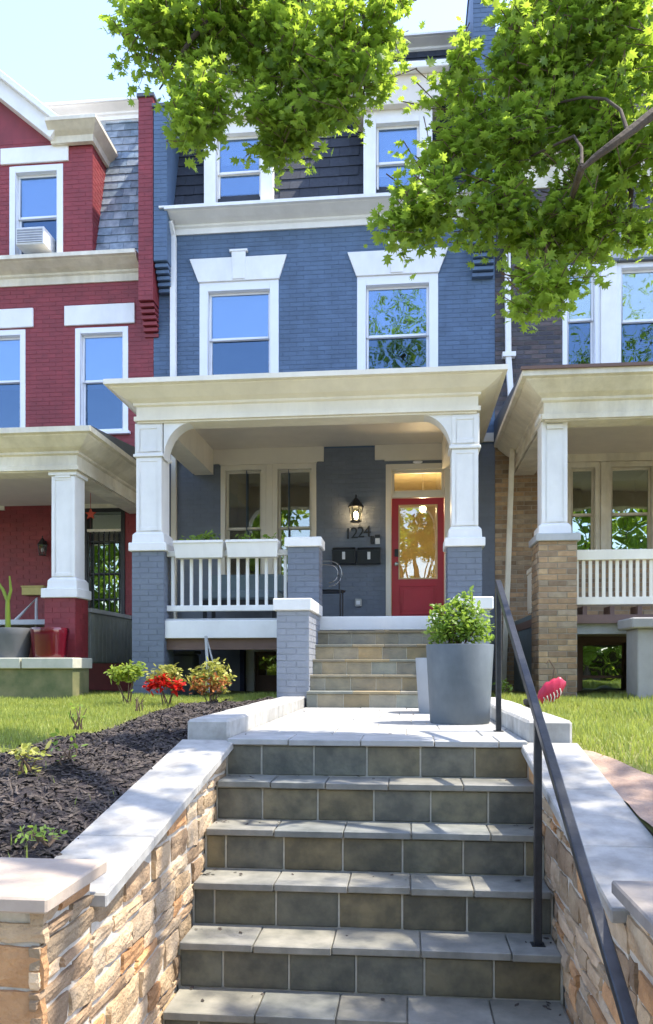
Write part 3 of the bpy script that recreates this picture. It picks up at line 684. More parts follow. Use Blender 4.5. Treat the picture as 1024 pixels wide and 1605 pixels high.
# party walls rising above the roof, corbelled at the foot
def party(parent, px0, px1, pyb, zt, mt_w, mt_b, Yf, Ycut=YF, corb=6, mirror=False):
    x0, x1 = XX(px0, Yf), XX(px1, Yf); zb = ZZ((px0+px1)/2, pyb, Yf)
    w = B(x0, x1, Yf, 13.6, zb, zt).build('party_wall', mt_w, parent)
    lay_bricks(w, brick_cells(x0, x1, zb+.004, zt, []), yplane(Yf), mt_w, mt_b, lambda c: False)
    for k in range(corb):
        B(x0+.004, x1-.004, Yf+(.045*(k+1)), YF+.02, zb-.075*(k+1), zb-.075*(k+1)+.055).build('corbel', mt_w, w, bevel=.004)
    B(x0-.02, x1+.02, Yf-.03, 13.6, zt, zt+.05).build('coping', 'lead', w)
ztop_b = ZZ(690, 50, 13.0)
party(bh, 241, 262, 408, ZZ(250, 168, YF-.32), 'blue_paint', 'blue_bricks', YF-.32, corb=5)
party(bh, 742, 777, 380, ZZ(760, -70, YF-.32), 'blue_paint', 'blue_bricks', YF-.32, corb=5)
xp0, xp1 = XX(262, YF-.32)+.005, XX(742, YF-.32)-.005
cornice(bh, 'white_trim', YF, XX(268, YF), XX(743, YF), zc_t, zc_b, .36)
cornice(bh, 'white_trim', YF-.01, XX(249, YF-.35), XX(268, YF), zc_t+.002, zc_b+.12, .35, name='cornice_return')
# mansard with dormer windows
zm0, zm1 = zc_t+.02, ZZ(690, 82, 12.9); slope = (12.85-11.98)/(zm1-zm0)
def mans(a, n, s): return (a, 11.98+slope*(s)-n, zm0+s)
mx0, mx1 = xp0, xp1
roof = MB().add([mans(mx0, 0, 0), mans(mx1, 0, 0), mans(mx1, 0, zm1-zm0), mans(mx0, 0, zm1-zm0), (mx0, 22, zm1+.1), (mx1, 22, zm1+.1)], [(0, 1, 2, 3), (3, 2, 5, 4)]).build('mansard_roof', 'blue_slate', bh)
YD = 11.95
dws = [(XX(320, YD), XX(428, YD), zm0+.0, ZZ(374, 200, YD)), (XX(570, YD), XX(678, YD), zm0, ZZ(620, 172, YD))]
dws[0] = (*dws[0][:3], dws[1][3])
slates(roof, 'blue_slate', mans, mx0, mx1, .02, zm1-zm0, [(d[0]-.0, d[1]+.0, 0, d[3]-zm0+.2) for d in dws], wid=.30, exp=.185)
for i, d in enumerate(dws):
    wn = window(roof, YD, d[0], d[1], d[2]+.01, d[3], cw=.19, mid=.5, name='dormer_window', sill=False, glass2='glass', mt='white_trim', blind=.35+.3*i)
    B(d[0]-.12, d[1]+.12, YD-.13, 12.9, d[3], d[3]+.42).build('dormer_frieze', 'porch_ceiling', wn, bevel=.004)
    B(d[0]-.24, d[1]+.24, YD-.26, 12.9, d[3]+.42, d[3]+.52).build('dormer_eave', 'white_trim', wn, bevel=.01)
    B(d[0]-.2, d[1]+.2, YD-.2, 12.9, d[3]+.522, d[3]+.57).build('dormer_roof', 'lead', wn)
    for xa, xb in ((d[0]+.004, d[0]+.06), (d[1]-.06, d[1]-.004)): B(xa, xb, YD+.14, 12.8, d[2]+.02, d[3]).build('dormer_cheek', 'blue_slate', wn)
cornice(bh, 'white_trim', 12.9, mx0, mx1, ZZ(690, 48, 12.65), zm1-.02, .25, name='roof_cornice')
# upper windows
for i, h in enumerate(uw):
    window(bh, YF, *h, cw=.135, mid=.50, inside='room_dark', blind=0 if i else .5)
lintel_flared(bh, YF, XX(312, YF), XX(438, YF), XX(298, YF), XX(450, YF), uw[0][3], ZZ(374, 404, YF), XX(364, YF), XX(386, YF), ZZ(374, 393, YF))
lintel_flared(bh, YF, XX(559, YF), XX(688, YF), XX(545, YF), XX(703, YF), uw[1][3], ZZ(622, 393, YF), XX(611, YF), XX(634, YF), ZZ(622, 381, YF))
# porch windows (pair)
m = MB(); cw = .13
xm = (pw[0]+pw[1])/2+.02
grp = B(xm-.05, xm+.05, YF-.02, YF+.12, pw[2], pw[3]).build('window_mullion', 'back_trim', bh, bevel=.004)
window(bh, YF, pw[0], xm-.05, pw[2], pw[3], cw=.075, mid=.46, mt='back_trim', glass='glass_clear', glass2='glass_clear', inside='room_mid')
window(bh, YF, xm+.05, pw[1], pw[2], pw[3], cw=.075, mid=.46, mt='back_trim', glass='glass_clear', glass2='glass_clear', inside='room_mid')
lz0, lz1 = ZZ(420, 728, YF), ZZ(420, 703, YF)
def earlintel(px0, px1, pxa, pxb):
    MB().prism([(XX(pxa, YF), lz0), (XX(pxb, YF), lz0), (XX(pxb, YF), lz0+.02), (XX(px1, YF), lz0+.02), (XX(px1, YF), lz1), (XX(px0, YF), lz1), (XX(px0, YF), lz0+.02), (XX(pxa, YF), lz0+.02)], 'y', YF-.04, YF+.04).build('lintel', 'back_trim', bh, bevel=.004)
earlintel(331, 508, 345, 497); earlintel(588, 740, 603, 708)
B(XA+.02, XB-.02, YF-.05, YF+.02, lz1+.003, lz1+.13).build('frieze_board', 'back_trim', bh)
# door with transom
dj = MB(); rect_frame(dj, dr[0], dr[1], dr[2], dr[3], .085, YF-.02, YF+.16, .01); dfr = dj.build('door_frame', 'back_trim', bh, bevel=.004)
zdh = ZZ(655, 779, YF); B(dr[0]+.085, dr[1]-.085, YF+.02, YF+.14, zdh, zdh+.07).build('transom_bar', 'back_trim', dfr, bevel=.003)
m = MB(); rect_frame(m, dr[0]+.087, dr[1]-.087, zdh+.07, dr[3]-.085, .04, YF+.04, YF+.1); m.build('transom_frame', 'back_trim', dfr, bevel=.003)
B(dr[0]+.12, dr[1]-.12, YF+.07, YF+.076, zdh+.105, dr[3]-.12).build('transom_pane', 'glass_clear', dfr)
d0, d1, dz0, dz1 = dr[0]+.09, dr[1]-.09, 2.165, zdh-.005
gx0, gx1, gz0, gz1 = XX(626, YF), XX(685, YF), ZZ(655, 906, YF), ZZ(655, 791, YF)
m = MB(); yd0, yd1 = YF+.06, YF+.105
m.box(d0, gx0, yd0, yd1, dz0, dz1); m.box(gx1, d1, yd0, yd1, dz0, dz1); m.box(gx0, gx1, yd0, yd1, gz1, dz1); m.box(gx0, gx1, yd0, yd1, dz0, gz0)
door = m.build('door', 'red_door', bh)
m = MB(); rect_frame(m, gx0-.012, gx1+.012, gz0-.012, gz1+.012, .022, yd0-.012, yd0+.02); m.build('glazing_bead', 'gold_strip', door)
B(gx0+.005, gx1-.005, yd0+.02, yd0+.026, gz0+.005, gz1-.005).build('pane', 'glass_clear', door)
m = MB(); rect_frame(m, gx0, gx1, dz0+.18, gz0-.10, .025, yd0-.012, yd0+.01); m.build('moulding', 'red_door', door, bevel=.004)
B(gx0+.06, gx1-.06, yd0-.006, yd0+.01, dz0+.24, gz0-.16).build('panel', 'red_door', door, bevel=.004)
hx = d0+.07
B(hx-.03, hx+.03, yd0-.02, yd0+.005, ZZ(616, 872, YF), ZZ(616, 862, YF)+.02).build('deadbolt', 'black_metal', door, bevel=.004)
MB().lathe([(0, 0), (.012, 0), (.012, .03), (.03, .035), (.034, .05), (.02, .068), (0, .07)], (0, 0, 0), 16).build('knob', 'nickel', door, smooth=True)
kn = bpy.data.objects[[o.name for o in door.children if o.name.startswith('knob')][0]]
kn.rotation_euler = (math.pi/2, 0, 0); kn.location = Vector((hx, yd0, ZZ(616, 884, YF)))-ORG[door.name]
# hallway behind the door: ochre walls, a lit ceiling lamp
hy = YF+3.2; m = MB().add([(dr[0]-.1, YF+.23, 2.15), (dr[1]+.1, YF+.23, 2.15), (dr[1]+.1, YF+.23, dr[3]+.1), (dr[0]-.1, YF+.23, dr[3]+.1), (dr[0]-.1, hy, 2.15), (dr[1]+.1, hy, 2.15), (dr[1]+.1, hy, dr[3]+.1), (dr[0]-.1, hy, dr[3]+.1)], [(4, 5, 6, 7), (0, 1, 5, 4), (1, 2, 6, 5), (2, 3, 7, 6), (3, 0, 4, 7)])
hall = m.build('hallway', 'hall_wall', bh)
lx = XX(663, YF+.9); lzz = ZZ(663, 797, YF+.9)
hl = MB().sphere((lx, YF+.9, lzz), .05).build('ceiling_lamp', 'hall_lamp', hall, smooth=True)
MB().tube([(lx, YF+.9, lzz+.05), (lx, YF+.9, dr[3]+.08)], .008).build('lamp_rod', 'nickel', hall)
pl = bpy.data.lights.new('hall_light', 'POINT'); pl.energy = 16; pl.color = (1, .74, .42); pl.shadow_soft_size = .06
po = bpy.data.objects.new('hall_light', pl); COL.objects.link(po); po.location = (lx, YF+.75, lzz-.05)
# basement door in the dark under the porch
m = MB(); rect_frame(m, bd[0], bd[1], bd[2], bd[3], .13, YF-.02, YF+.1, .05); bdo = m.build('basement_door', 'white_trim', bh, bevel=.004)
B(bd[0]+.131, bd[1]-.131, YF+.05, YF+.09, bd[2]+.05, bd[2]+.3).build('kick_panel', 'brown_frame', bdo)
m = MB(); rect_frame(m, bd[0]+.132, bd[1]-.132, bd[2]+.3, bd[3]-.131, .05, YF+.05, YF+.09); m.build('sash', 'brown_frame', bdo)
B(bd[0]+.18, bd[1]-.18, YF+.065, YF+.07, bd[2]+.35, bd[3]-.18).build('pane', 'glass_clear', bdo)
B(bd[0]+.1, bd[1]-.1, YF+.2, YF+.22, bd[2], bd[3]).build('interior', 'lit_room_orange', bdo)  # flat sheet; the glow of a lit room is put into its orange
# ---- porch
ZFL = 2.14
px0_, px1_ = XX(207, YP), XX(757, YP)
B(px0_+.03, px1_-.03, YP+.06, YF-.003, ZFL-.05, ZFL).build('porch_floor', 'grey_trim', bh)
B(XX(257, YP), XX(452, YP), YP+.03, YP+.12, ZZ(350, 1000, YP), ZZ(350, 972, YP)).build('porch_beam', 'white_trim', bh, bevel=.005)
B(XX(257, YP), XX(452, YP), YP+.10, YP+.16, ZZ(350, 1018, YP), ZZ(350, 1000, YP)+.02).build('joist', 'brown_frame', bh)
B(XX(500, YP), XX(702, YP), YP+.02, YP+.40, ZFL-.15, ZFL+.012).build('porch_edge', 'white_trim', bh, bevel=.006)
zbm = ZZ(480, 655, YP); zrt = ZZ(480, 582, YP-.3); zrb = ZZ(480, 652, YP)
porch_roof(bh, 'cream_trim', XX(214, YP), XX(750, YP), YP, YF-.01, zrb, zrt, .30, ZZ(500, 703, YF)+.02, zbm)
def column(parent, x0, x1, xc0, xc1, yp, z_pier0, z_piert, z_capt, z_top, zcap2, brick_one, brick_many, singles=0, mt='white_trim', captm='white_trim', wall_mt='grey_blue_paint', upper=True, dep=None, plain=False):
    d = dep or (x1-x0); yc = yp+d/2
    pier = B(x0, x1, yp, yp+d, z_pier0, z_piert).build('pier', wall_mt, parent)
    cells = brick_cells(x0, x1, z_pier0+.15, z_piert-.002, [])
    lay_bricks(pier, cells, yplane(yp), brick_one, brick_many, lambda c: singles)
    side = 1 if x1 < 0 else -1
    lay_bricks(pier, brick_cells(yp, yp+d, z_pier0+.15, z_piert-.002, []), xplane(x1 if side > 0 else x0, side), brick_one, brick_many, lambda c: singles and side < 0)
    B(x0-.035, x1+.035, yp-.035, yp+d+.035, z_piert, z_capt).build('pier_cap', captm, parent, bevel=.008)
    w = (xc1-xc0)/2; xc = (xc0+xc1)/2; m = MB()
    m.frustum(xc-w-.04, xc+w+.04, yc-w-.04, yc+w+.04, z_capt, xc-w-.035, xc+w+.035, yc-w-.035, yc+w+.035, z_capt+.10)
    m.frustum(xc-w-.035, xc+w+.035, yc-w-.035, yc+w+.035, z_capt+.1001, xc-w-.005, xc+w+.005, yc-w-.005, yc+w+.005, z_capt+.135)
    m.box(xc-w, xc+w, yc-w, yc+w, z_capt+.135, zcap2)
    if upper:
        m.box(xc-w-.028, xc+w+.028, yc-w-.028, yc+w+.028, zcap2, zcap2+.035); m.box(xc-w-.012, xc+w+.012, yc-w-.012, yc+w+.012, zcap2+.0352, z_top)
    else: m.box(xc-w-.03, xc+w+.03, yc-w-.03, yc+w+.03, zcap2, zcap2+.05); m.box(xc-w-.01, xc+w+.01, yc-w-.01, yc+w+.01, zcap2+.0502, z_top)
    c = m.build('column', mt, parent, bevel=.004)
    if not plain:
        p = MB(); rect_frame(p, xc-w+.003, xc+w-.003, z_capt+.15, zcap2-.01, .045, yc-w-.008, yc-w+.004); p.build('panel_moulding', mt, c, bevel=.002)
        p = MB(); rect_frame(p, xc-w+.003, xc+w-.003, zcap2+.06, z_top-.02, .05, yc-w-.021, yc-w-.008); p.build('panel_moulding', mt, c, bevel=.002)
    return c
zpt, zct, zc2 = ZZ(230, 864, YP), ZZ(230, 850, YP-.03), ZZ(230, 715, YP)
column(bh, XX(207, YP), XX(257, YP), XX(214, YP+.05), XX(254, YP+.05), YP, 1.05, zpt, zct, zbm+.005, zc2, 'grey_blue_paint', 'grey_blue_bricks')
column(bh, XX(702, YP), XX(756, YP), XX(708, YP+.05), XX(750, YP+.05), YP, 1.05, zpt, zct, zbm+.005, zc2, 'grey_blue_paint', 'grey_blue_bricks')
def bracket(xa, sgn, ra, rz, ztop):
    """quarter-curve spandrel under the porch beam beside a column"""
    pts = [(xa, ztop)]+[(xa+sgn*ra*(1-math.cos(t)), ztop-rz*(1-math.sin(t))) for t in np.linspace(0, math.pi/2, 14)]
    MB().prism(pts, 'y', YP+.03, YP+.27).build('arch_bracket', 'white_trim', bh)
bracket(XX(254, YP)+.012, 1, .36, .43, zbm+.004); bracket(XX(708, YP)+.0, -1, .36, .43, zbm+.004)
# middle pier and lower cheeks of the porch steps
def plainpier(x0, x1, y0, y1, z0, z1, side, zcap, nm='pier'):
    pm, bm2 = ('pale_grey_paint', 'pale_grey_bricks') if nm == 'step_cheek' else ('grey_blue_paint', 'grey_blue_bricks')
    p = B(x0, x1, y0, y1, z0, z1).build(nm, pm, bh)
    lay_bricks(p, brick_cells(x0, x1, z0+.1, z1-.002, []), yplane(y0), pm, bm2, lambda c: False)
    lay_bricks(p, brick_cells(y0, y1, z0+.1, z1-.002, []), xplane(x1 if side > 0 else x0, side), pm, bm2, lambda c: False)
    B(x0-.035, x1+.035, y0-.035, y1+.02, z1, zcap).build('pier_cap', 'white_trim', bh, bevel=.008)
plainpier(XX(451, YP), XX(500, YP), YP, YP+.36, 1.05, ZZ(475, 857, YP), 1, ZZ(475, 842, YP))
YC = 8.3
plainpier(XX(434, YC), XX(484, YC), YC, YP-.005, 1.05, ZZ(460, 957, YC), 1, ZZ(460, 938, YC), 'step_cheek')
plainpier(XX(716, YC), XX(768, YC), YC, YP-.005, 1.05, ZZ(460, 957, YC), -1, ZZ(460, 938, YC), 'step_cheek')
# porch steps
sx0, sx1 = XX(500, YP)+.003, XX(702, YP)-.003; NR = 6; rr = (ZFL-Z0)/NR; run = .25
ps = MB(); yt = YP+.04
for k in range(NR-1):                                    # k=0 top tread below the floor
    z = ZFL-rr*(k+1); y = yt-run*(k+1); ps.box(sx0, sx1, y+.015, y+run+.02, 1.0, z-.014-.0005*k)
pso = ps.build('porch_steps', 'grout', bh)
for k in range(NR):
    z = ZFL-rr*k; y = yt-run*k; a0, a1 = sx0, sx1
    if k == NR-1: a0 = sx0
    x = a0-random.uniform(.04, .2)
    zt_ = z-.18 if k == 0 else z-.028
    while x < a1-.02:
        p, q = max(x, a0), min(x+.262, a1)
        if q-p > .03 and k: block('riser_tile', 'porch_tile', pso, p, q, y+.011, y+.03, z-rr+.002, (z-.167 if k == 0 else z-.029), .003)
        x += .27
    if k:
        x = a0
        while x < a1-.01:
            q = min(a1, x+random.choice([.36, .42, .48])); q = a1 if a1-q < .12 else q
            block('tread_slab', 'porch_tile', pso, x+.002, q-.002, y-.006, y+run+.009, z-.027, z, .003); x = q
# railing
rl0, rl1 = XX(257, YP)+.002, XX(451, YP)-.002; yr = YP+.14
rl = B(rl0, rl1, yr-.04, yr+.04, ZZ(350, 958, yr), ZZ(350, 949, yr)).build('railing', 'white_trim', bh, bevel=.005)
B(rl0, rl1, yr-.04, yr+.04, ZZ(350, 872, yr), ZZ(350, 863, yr)).build('top_rail', 'white_trim', rl, bevel=.005)
nb = 13
for k in range(nb):
    x = rl0+(rl1-rl0)*(k+.6)/nb; B(x-.017, x+.017, yr-.017, yr+.017, ZZ(350, 950, yr), ZZ(350, 871, yr)).build('baluster', 'white_trim', rl)
# downpipes
downpipe(bh, [(XX(268, YF-.12), YF-.2, ZZ(268, 346, YF-.2)), (XX(270, YF-.12), YF-.06, ZZ(268, 372, YF-.06)), (XX(272, YF-.06), YF-.06, zrt+.3)], .062, 'white_trim')
downpipe(bh, [(XX(273, YF-.06), YF-.06, zrb+.5), (XX(273, YF-.06), YF-.06, 2.15)], .055, 'back_trim')
# side boxes so that the house has a body
B(XA+.01, XB-.01, YF+4.0, YF+10, ZB-.2, zm0).build('house_body', 'blue_paint', bh)
B(XA+.01, XB-.01, YF+.25, YF+4.0, zc_b+.1, zc_b+.2).build('attic_floor', 'room_dark', bh)
# ================================================================ red house
RX0 = XA-5.4
rh = empty('row_house', ((RX0+XA)/2, YF, ZB), 'red painted brick row house with cream porch and grey slate mansard', 'house')
rzc_b, rzc_t = ZZ(120, 445, YF), ZZ(120, 396, YF-.3)
rw = [(XX(-50, YF), XX(40, YF), ZZ(0, 675, YF), ZZ(20, 517, YF)), (XX(118, YF), XX(201, YF), ZZ(160, 677, YF), ZZ(160, 513, YF))]
rd = (XX(131, YF), XX(196, YF), 2.15, ZZ(165, 797, YF))
ob = (XX(25, YF), XX(60, YF), ZZ(40, 985, YF), ZZ(40, 948, YF))
wl = wall_sheet('wall', 'red_paint', rh, YF, RX0, XA-.003, ZB-.2, rzc_b+.25, rw+[rd])
cells = brick_cells(RX0, XA-.003, 2.2, rzc_b+.01, rw+[rd])
inn = [c for c in cells if c[2] > 4.9 and c[0] > XX(2, YF)]; pick = set(sorted(inn, key=lambda c: abs(c[2]-6.3))[:230])
lay_bricks(wl, cells, yplane(YF), 'red_paint', 'red_bricks', lambda c: c in pick)
for h in rw: window(rh, YF, *h, cw=.085, mid=.52, sill=True, blind=.55, inside='blind' if h[0] > -5 else 'room_dark')
lintel_flat(rh, YF, XX(-60, YF), XX(53, YF), ZZ(20, 515, YF)+.003, ZZ(20, 485, YF)); lintel_flat(rh, YF, XX(102, YF), XX(212, YF), ZZ(160, 509, YF), ZZ(160, 478, YF))
cornice(rh, 'old_trim', YF, RX0, XX(219, YF-.1), rzc_t, rzc_b, .34)
party(rh, 217, 240, 470, ZZ(228, 152, YF-.3), 'red_paint', 'red_bricks', YF-.3, corb=6)
# mansard
rz0, rz1 = rzc_t+.02, ZZ(150, 188, 12.7); rs = (12.75-11.98)/(rz1-rz0)
def rmans(a, n, s): return (a, 11.98+rs*s-n, rz0+s)
ra0, ra1 = RX0, XX(217, YF-.3)-.004
rroof = MB().add([rmans(ra0, 0, 0), rmans(ra1, 0, 0), rmans(ra1, 0, rz1-rz0), rmans(ra0, 0, rz1-rz0), (ra0, 22, rz1+.1), (ra1, 22, rz1+.1)], [(0, 1, 2, 3), (3, 2, 5, 4)]).build('mansard_roof', 'grey_slate', rh)
YDm = 11.9; dx1 = XX(145, YDm); dx0 = dx1-3.3
slates(rroof, 'grey_slate', rmans, dx1-.1, ra1, .02, rz1-rz0, [], wid=.22, exp=.145)
cornice(rh, 'white_trim', 12.72, ra0, ra1, ZZ(150, 155, 12.5), rz1-.02, .22, name='roof_cornice')
# brick dormer with a pedimented gable
dzt = ZZ(110, 213, YDm); dwin = (XX(15, YDm), XX(99, YDm), rz0+.0, ZZ(57, 259, YDm))
dm = wall_sheet('dormer', 'red_paint', rh, YDm, dx0, dx1, rz0, dzt, [dwin], depth=.2)
lay_bricks(dm, brick_cells(dx0, dx1, rz0, dzt, [dwin]), yplane(YDm), 'red_paint', 'red_bricks', lambda c: False)
apx = (dx0+dx1)/2; apz = dzt+.86
gab = MB().add([(dx0, YDm, dzt), (dx1, YDm, dzt), (apx, YDm, apz)], [(0, 1, 2)]); gab.build('gable', 'red_paint', dm)
MB().add([(dx1, YDm, rz0), (dx1, 12.8, rz0), (dx1, 12.8, dzt), (dx1, YDm, dzt)], [(0, 1, 2, 3)]).build('dormer_side', 'red_paint', dm)
lay_bricks(dm, brick_cells(YDm, 12.7, rz0, dzt, []), xplane(dx1, 1), 'red_paint', 'red_bricks', lambda c: False)
window(dm, YDm, *dwin, cw=.10, mid=.5, sill=False, blind=.45, name='dormer_window', inside='blind')
lintel_flat(dm, YDm, XX(2, YDm), XX(108, YDm), ZZ(57, 256, YDm), ZZ(57, 231, YDm))
rk0, rk1 = XX(80, YDm-.2), XX(155, YDm-.2)
rkz0, rkz1 = ZZ(118, 215, YDm-.2), ZZ(118, 188, YDm-.2)
rings = []
for d_, z_ in ((0, rkz0), (.08, rkz0), (.10, rkz0+.09), (.17, rkz0+.13), (.27, rkz0+.2), (.29, rkz0+.21), (.29, rkz1), (-.02, rkz1+.02)):
    rings += [(rk0-.05, YDm-.02-d_, z_), (dx1+d_*.6, YDm-.02-d_, z_), (dx1+d_*.6, 12.75, z_)]
n_r = len(rings)//3
MB().add(rings, [(k*3+i_, k*3+i_+1, k*3+3+i_+1, k*3+3+i_) for k in range(n_r-1) for i_ in range(2)]+[tuple(3*k for k in range(n_r))]).build('cornice_return', 'old_trim', dm)
# raking cornice on the right slope
d = Vector((rk0+.1-apx, 0, rkz1+.02-apz-.1)); 
for nm, off, th, pr in (('raking_cornice', .0, .22, .2), ('raking_crown', .22, .09, .3)):
    n_ = Vector((-d.z, 0, d.x)).normalized(); n_ = n_ if n_.z > 0 else -n_
    a_, b_ = Vector((apx, 0, apz-.12)), Vector((rk0-.02, 0, rkz0+.03))
    q = [a_+n_*off, b_+n_*off, b_+n_*(off+th), a_+n_*(off+th)]
    MB().prism([(p.x, p.z) for p in q], 'y', YDm-pr, YDm+.5).build(nm, 'white_trim', dm, bevel=.006)
    q = [Vector((2*apx-p.x, 0, p.z)) for p in q]
    MB().prism([(p.x, p.z) for p in q], 'y', YDm-pr-.002, YDm+.5).build(nm, 'white_trim', dm, bevel=.006)
# porch of the red house
rpy = 9.3; rx1 = XX(118, rpy)
rzt, rzb = ZZ(60, 668, rpy-.3), ZZ(60, 738, rpy); rbm = ZZ(60, 740, rpy)
porch_roof(rh, 'old_trim', rx1-4.6, rx1+.02, rpy, YF-.01, rzb, rzt, .28, rbm+.16, rbm)
zpt2, zct2 = ZZ(95, 937, rpy), ZZ(95, 922, rpy)
column(rh, XX(70, rpy), rx1, XX(80, rpy+.03), XX(118, rpy+.03)-.01, rpy, 1.05, zpt2, zct2, rbm+.004, ZZ(95, 744, rpy), 'red_paint', 'red_bricks', singles=0, wall_mt='red_paint', upper=False)
B(rx1-4.5, rx1-.05, rpy+.1, YF-.003, ZFL-.06, ZFL).build('porch_floor', 'grey_trim', rh)
# vertical boards closing the porch side
skx = rx1-.02
sk = B(skx-.03, skx, rpy+.5, YF-.01, ZZ(170, 1040, 10.5), ZZ(170, 965, 10.5)).build('porch_skirt', 'lattice', rh)
for k in range(16):
    y = rpy+.5+k*.135; B(skx-.002, skx+.012, y, y+.125, ZZ(170, 1040, 10.5)+.01, ZZ(170, 965, 10.5)-.02).build('board', 'lattice', sk, bevel=.003)
B(skx-.05, skx+.03, rpy+.48, YF-.02, ZZ(170, 965, 10.5), ZZ(170, 965, 10.5)+.05).build('cap_rail', 'grey_trim', sk)
# security door
m = MB(); rect_frame(m, rd[0], rd[1], rd[2], rd[3], .06, YF-.02, YF+.1, .01); sdo = m.build('security_door', 'black_metal', rh)
B(rd[0]+.06, rd[1]-.06, YF-.01, YF+.06, rd[3]-.36, rd[3]-.32).build('head_rail', 'old_trim', sdo)
B(rd[0]+.06, rd[1]-.06, YF+.1, YF+.106, rd[2], rd[3]-.06).build('pane', 'glass_old', sdo)
B(rd[0], rd[1], YF+.3, YF+.31, rd[2], rd[3]).build('interior', 'room_dark', sdo)
for k in range(7):
    x = rd[0]+.08+k*(rd[1]-rd[0]-.16)/6; B(x-.007, x+.007, YF-.002, YF+.014, rd[2]+.02, rd[3]-.36).build('bar', 'black_metal', sdo)
for z in (2.6, 3.0, 3.5): B(rd[0]+.06, rd[1]-.06, YF+.0142, YF+.03, z, z+.02).build('cross_bar', 'black_metal', sdo)
B(rd[0]-.06, rd[1]+.05, YF-.035, YF+.05, rd[3]+.003, rd[3]+.10).build('lintel', 'old_trim', rh)
B(XX(0, YF), XX(6, YF)+.02, YF-.03, YF+.02, ZZ(3, 800, YF), ZZ(3, 782, YF)+.06).build('trim_block', 'old_trim', rh)
B(RX0, XA-.02, YF+4, YF+10, ZB-.2, rz0).build('house_body', 'red_paint', rh)
# wall lamp by the red door, star, yellow box
def wall_lamp(x, y, z, sc, label, lit, cat='lamp'):
    r = empty('wall_lantern', (x, y, z), label, cat)
    m = MB(); m.box(x-.04*sc, x+.04*sc, y-.012, y, z+.12*sc, z+.34*sc); m.tube([(x, y-.01, z+.28*sc), (x, y-.07*sc, z+.36*sc), (x, y-.12*sc, z+.33*sc)], .012*sc, 6); m.build('wall_bracket', 'black_metal', r)
    c = (x, y-.13*sc, z)
    MB().lathe([(0, .44), (.012, .43), (.02, .40), (.012, .38), (.05, .35), (.055, .33), (.12, .25), (.125, .235), (.0, .235)], (0, 0, 0), 6)
    hat = MB(); hat.lathe([(.001*sc, .44*sc), (.014*sc, .42*sc), (.012*sc, .39*sc), (.05*sc, .35*sc), (.06*sc, .33*sc), (.12*sc, .25*sc), (.125*sc, .232*sc), (.001, .232*sc)], c, 6); hat.build('hood', 'black_metal', r)
    fr = MB()
    for k in range(6):
        a = math.pi/3*k; fr.tube([(c[0]+.075*sc*math.cos(a), c[1]+.075*sc*math.sin(a), z+.02*sc), (c[0]+.105*sc*math.cos(a), c[1]+.105*sc*math.sin(a), z+.235*sc)], .006*sc, 4)
    fr.lathe([(.001, 0), (.085*sc, 0), (.09*sc, .02*sc), (.001, .025*sc)], c, 6); fr.build('cage', 'black_metal', r)
    MB().lathe([(.072*sc, .025*sc), (.1*sc, .232*sc)], c, 6).build('glass', 'glass_clear', r)
    MB().sphere((c[0], c[1], z+.12*sc), .034*sc, sc=(1, 1, 1.5)).build('bulb', 'bulb' if lit else 'paper', r, smooth=True)
    return c
q = P(559, 821, YF); c = wall_lamp(q[0], YF-.008, q[2], .95, 'black wall lantern with a lit bulb above the house number', True)
lp = bpy.data.lights.new('lantern_light', 'POINT'); lp.energy = 4; lp.color = (1, .7, .38); lp.shadow_soft_size = .04
lo = bpy.data.objects.new('lantern_light', lp); COL.objects.link(lo); lo.location = (c[0], c[1], q[2]+.12)
q = P(71, 872, YF); wall_lamp(q[0], YF-.008, q[2], .7, 'small dark wall lamp on the red wall behind the red pier', False)
q = P(142, 806, 11.2); st_ = MB(); pts = []
for k in range(10): a = math.pi/2+math.pi*k/5; r_ = .085 if k % 2 == 0 else .038; pts.append((q[0]+r_*math.cos(a), q[2]+r_*math.sin(a)))
st_.prism(pts, 'y', 11.19, 11.22); st_.tube([(q[0], 11.2, q[2]+.08), (q[0], 11.2, rbm+.17)], .004, 4)
st_.build('star_ornament', 'star_red', label='small red star hanging in the red house porch', cat='ornament')
q0, q1 = P(25, 931, YF-.3), P(59, 918, YF-.3)
sb = B(q0[0], q1[0], YF-.12, YF-.01, q0[2], q1[2]).build('mail_tray', 'sign_yellow', label='yellow box on the red porch wall under the lamp', cat='box', bevel=.006); B(q0[0]-.01, q1[0]+.01, YF-.13, YF-.009, q1[2], q1[2]+.02).build('lid', 'sign_yellow', sb)
# window air conditioner
q0, q1 = P(27, 394, YDm-.2), P(72, 364, YDm-.2)
ac = empty('air_conditioner', ((q0[0]+q1[0])/2, YDm-.1, rz0), 'white window air conditioner in the red dormer window', 'air conditioner')
az0 = rz0+.115; az1 = az0+(q1[2]-q0[2])
m = MB(); m.box(q0[0], q1[0], YDm-.26, YDm+.25, az0, az1); m.build('housing', 'ac_plastic', ac, bevel=.012)
B(q0[0]+.03, q1[0]-.03, YDm-.268, YDm-.25, az0+.03, az1-.03).build('grille', 'ac_grille', ac)
for k in range(6): z = az0+.04+k*(az1-az0-.08)/5; B(q0[0]+.03, q1[0]-.03, YDm-.274, YDm-.262, z-.004, z+.004).build('louvre', 'ac_plastic', ac)
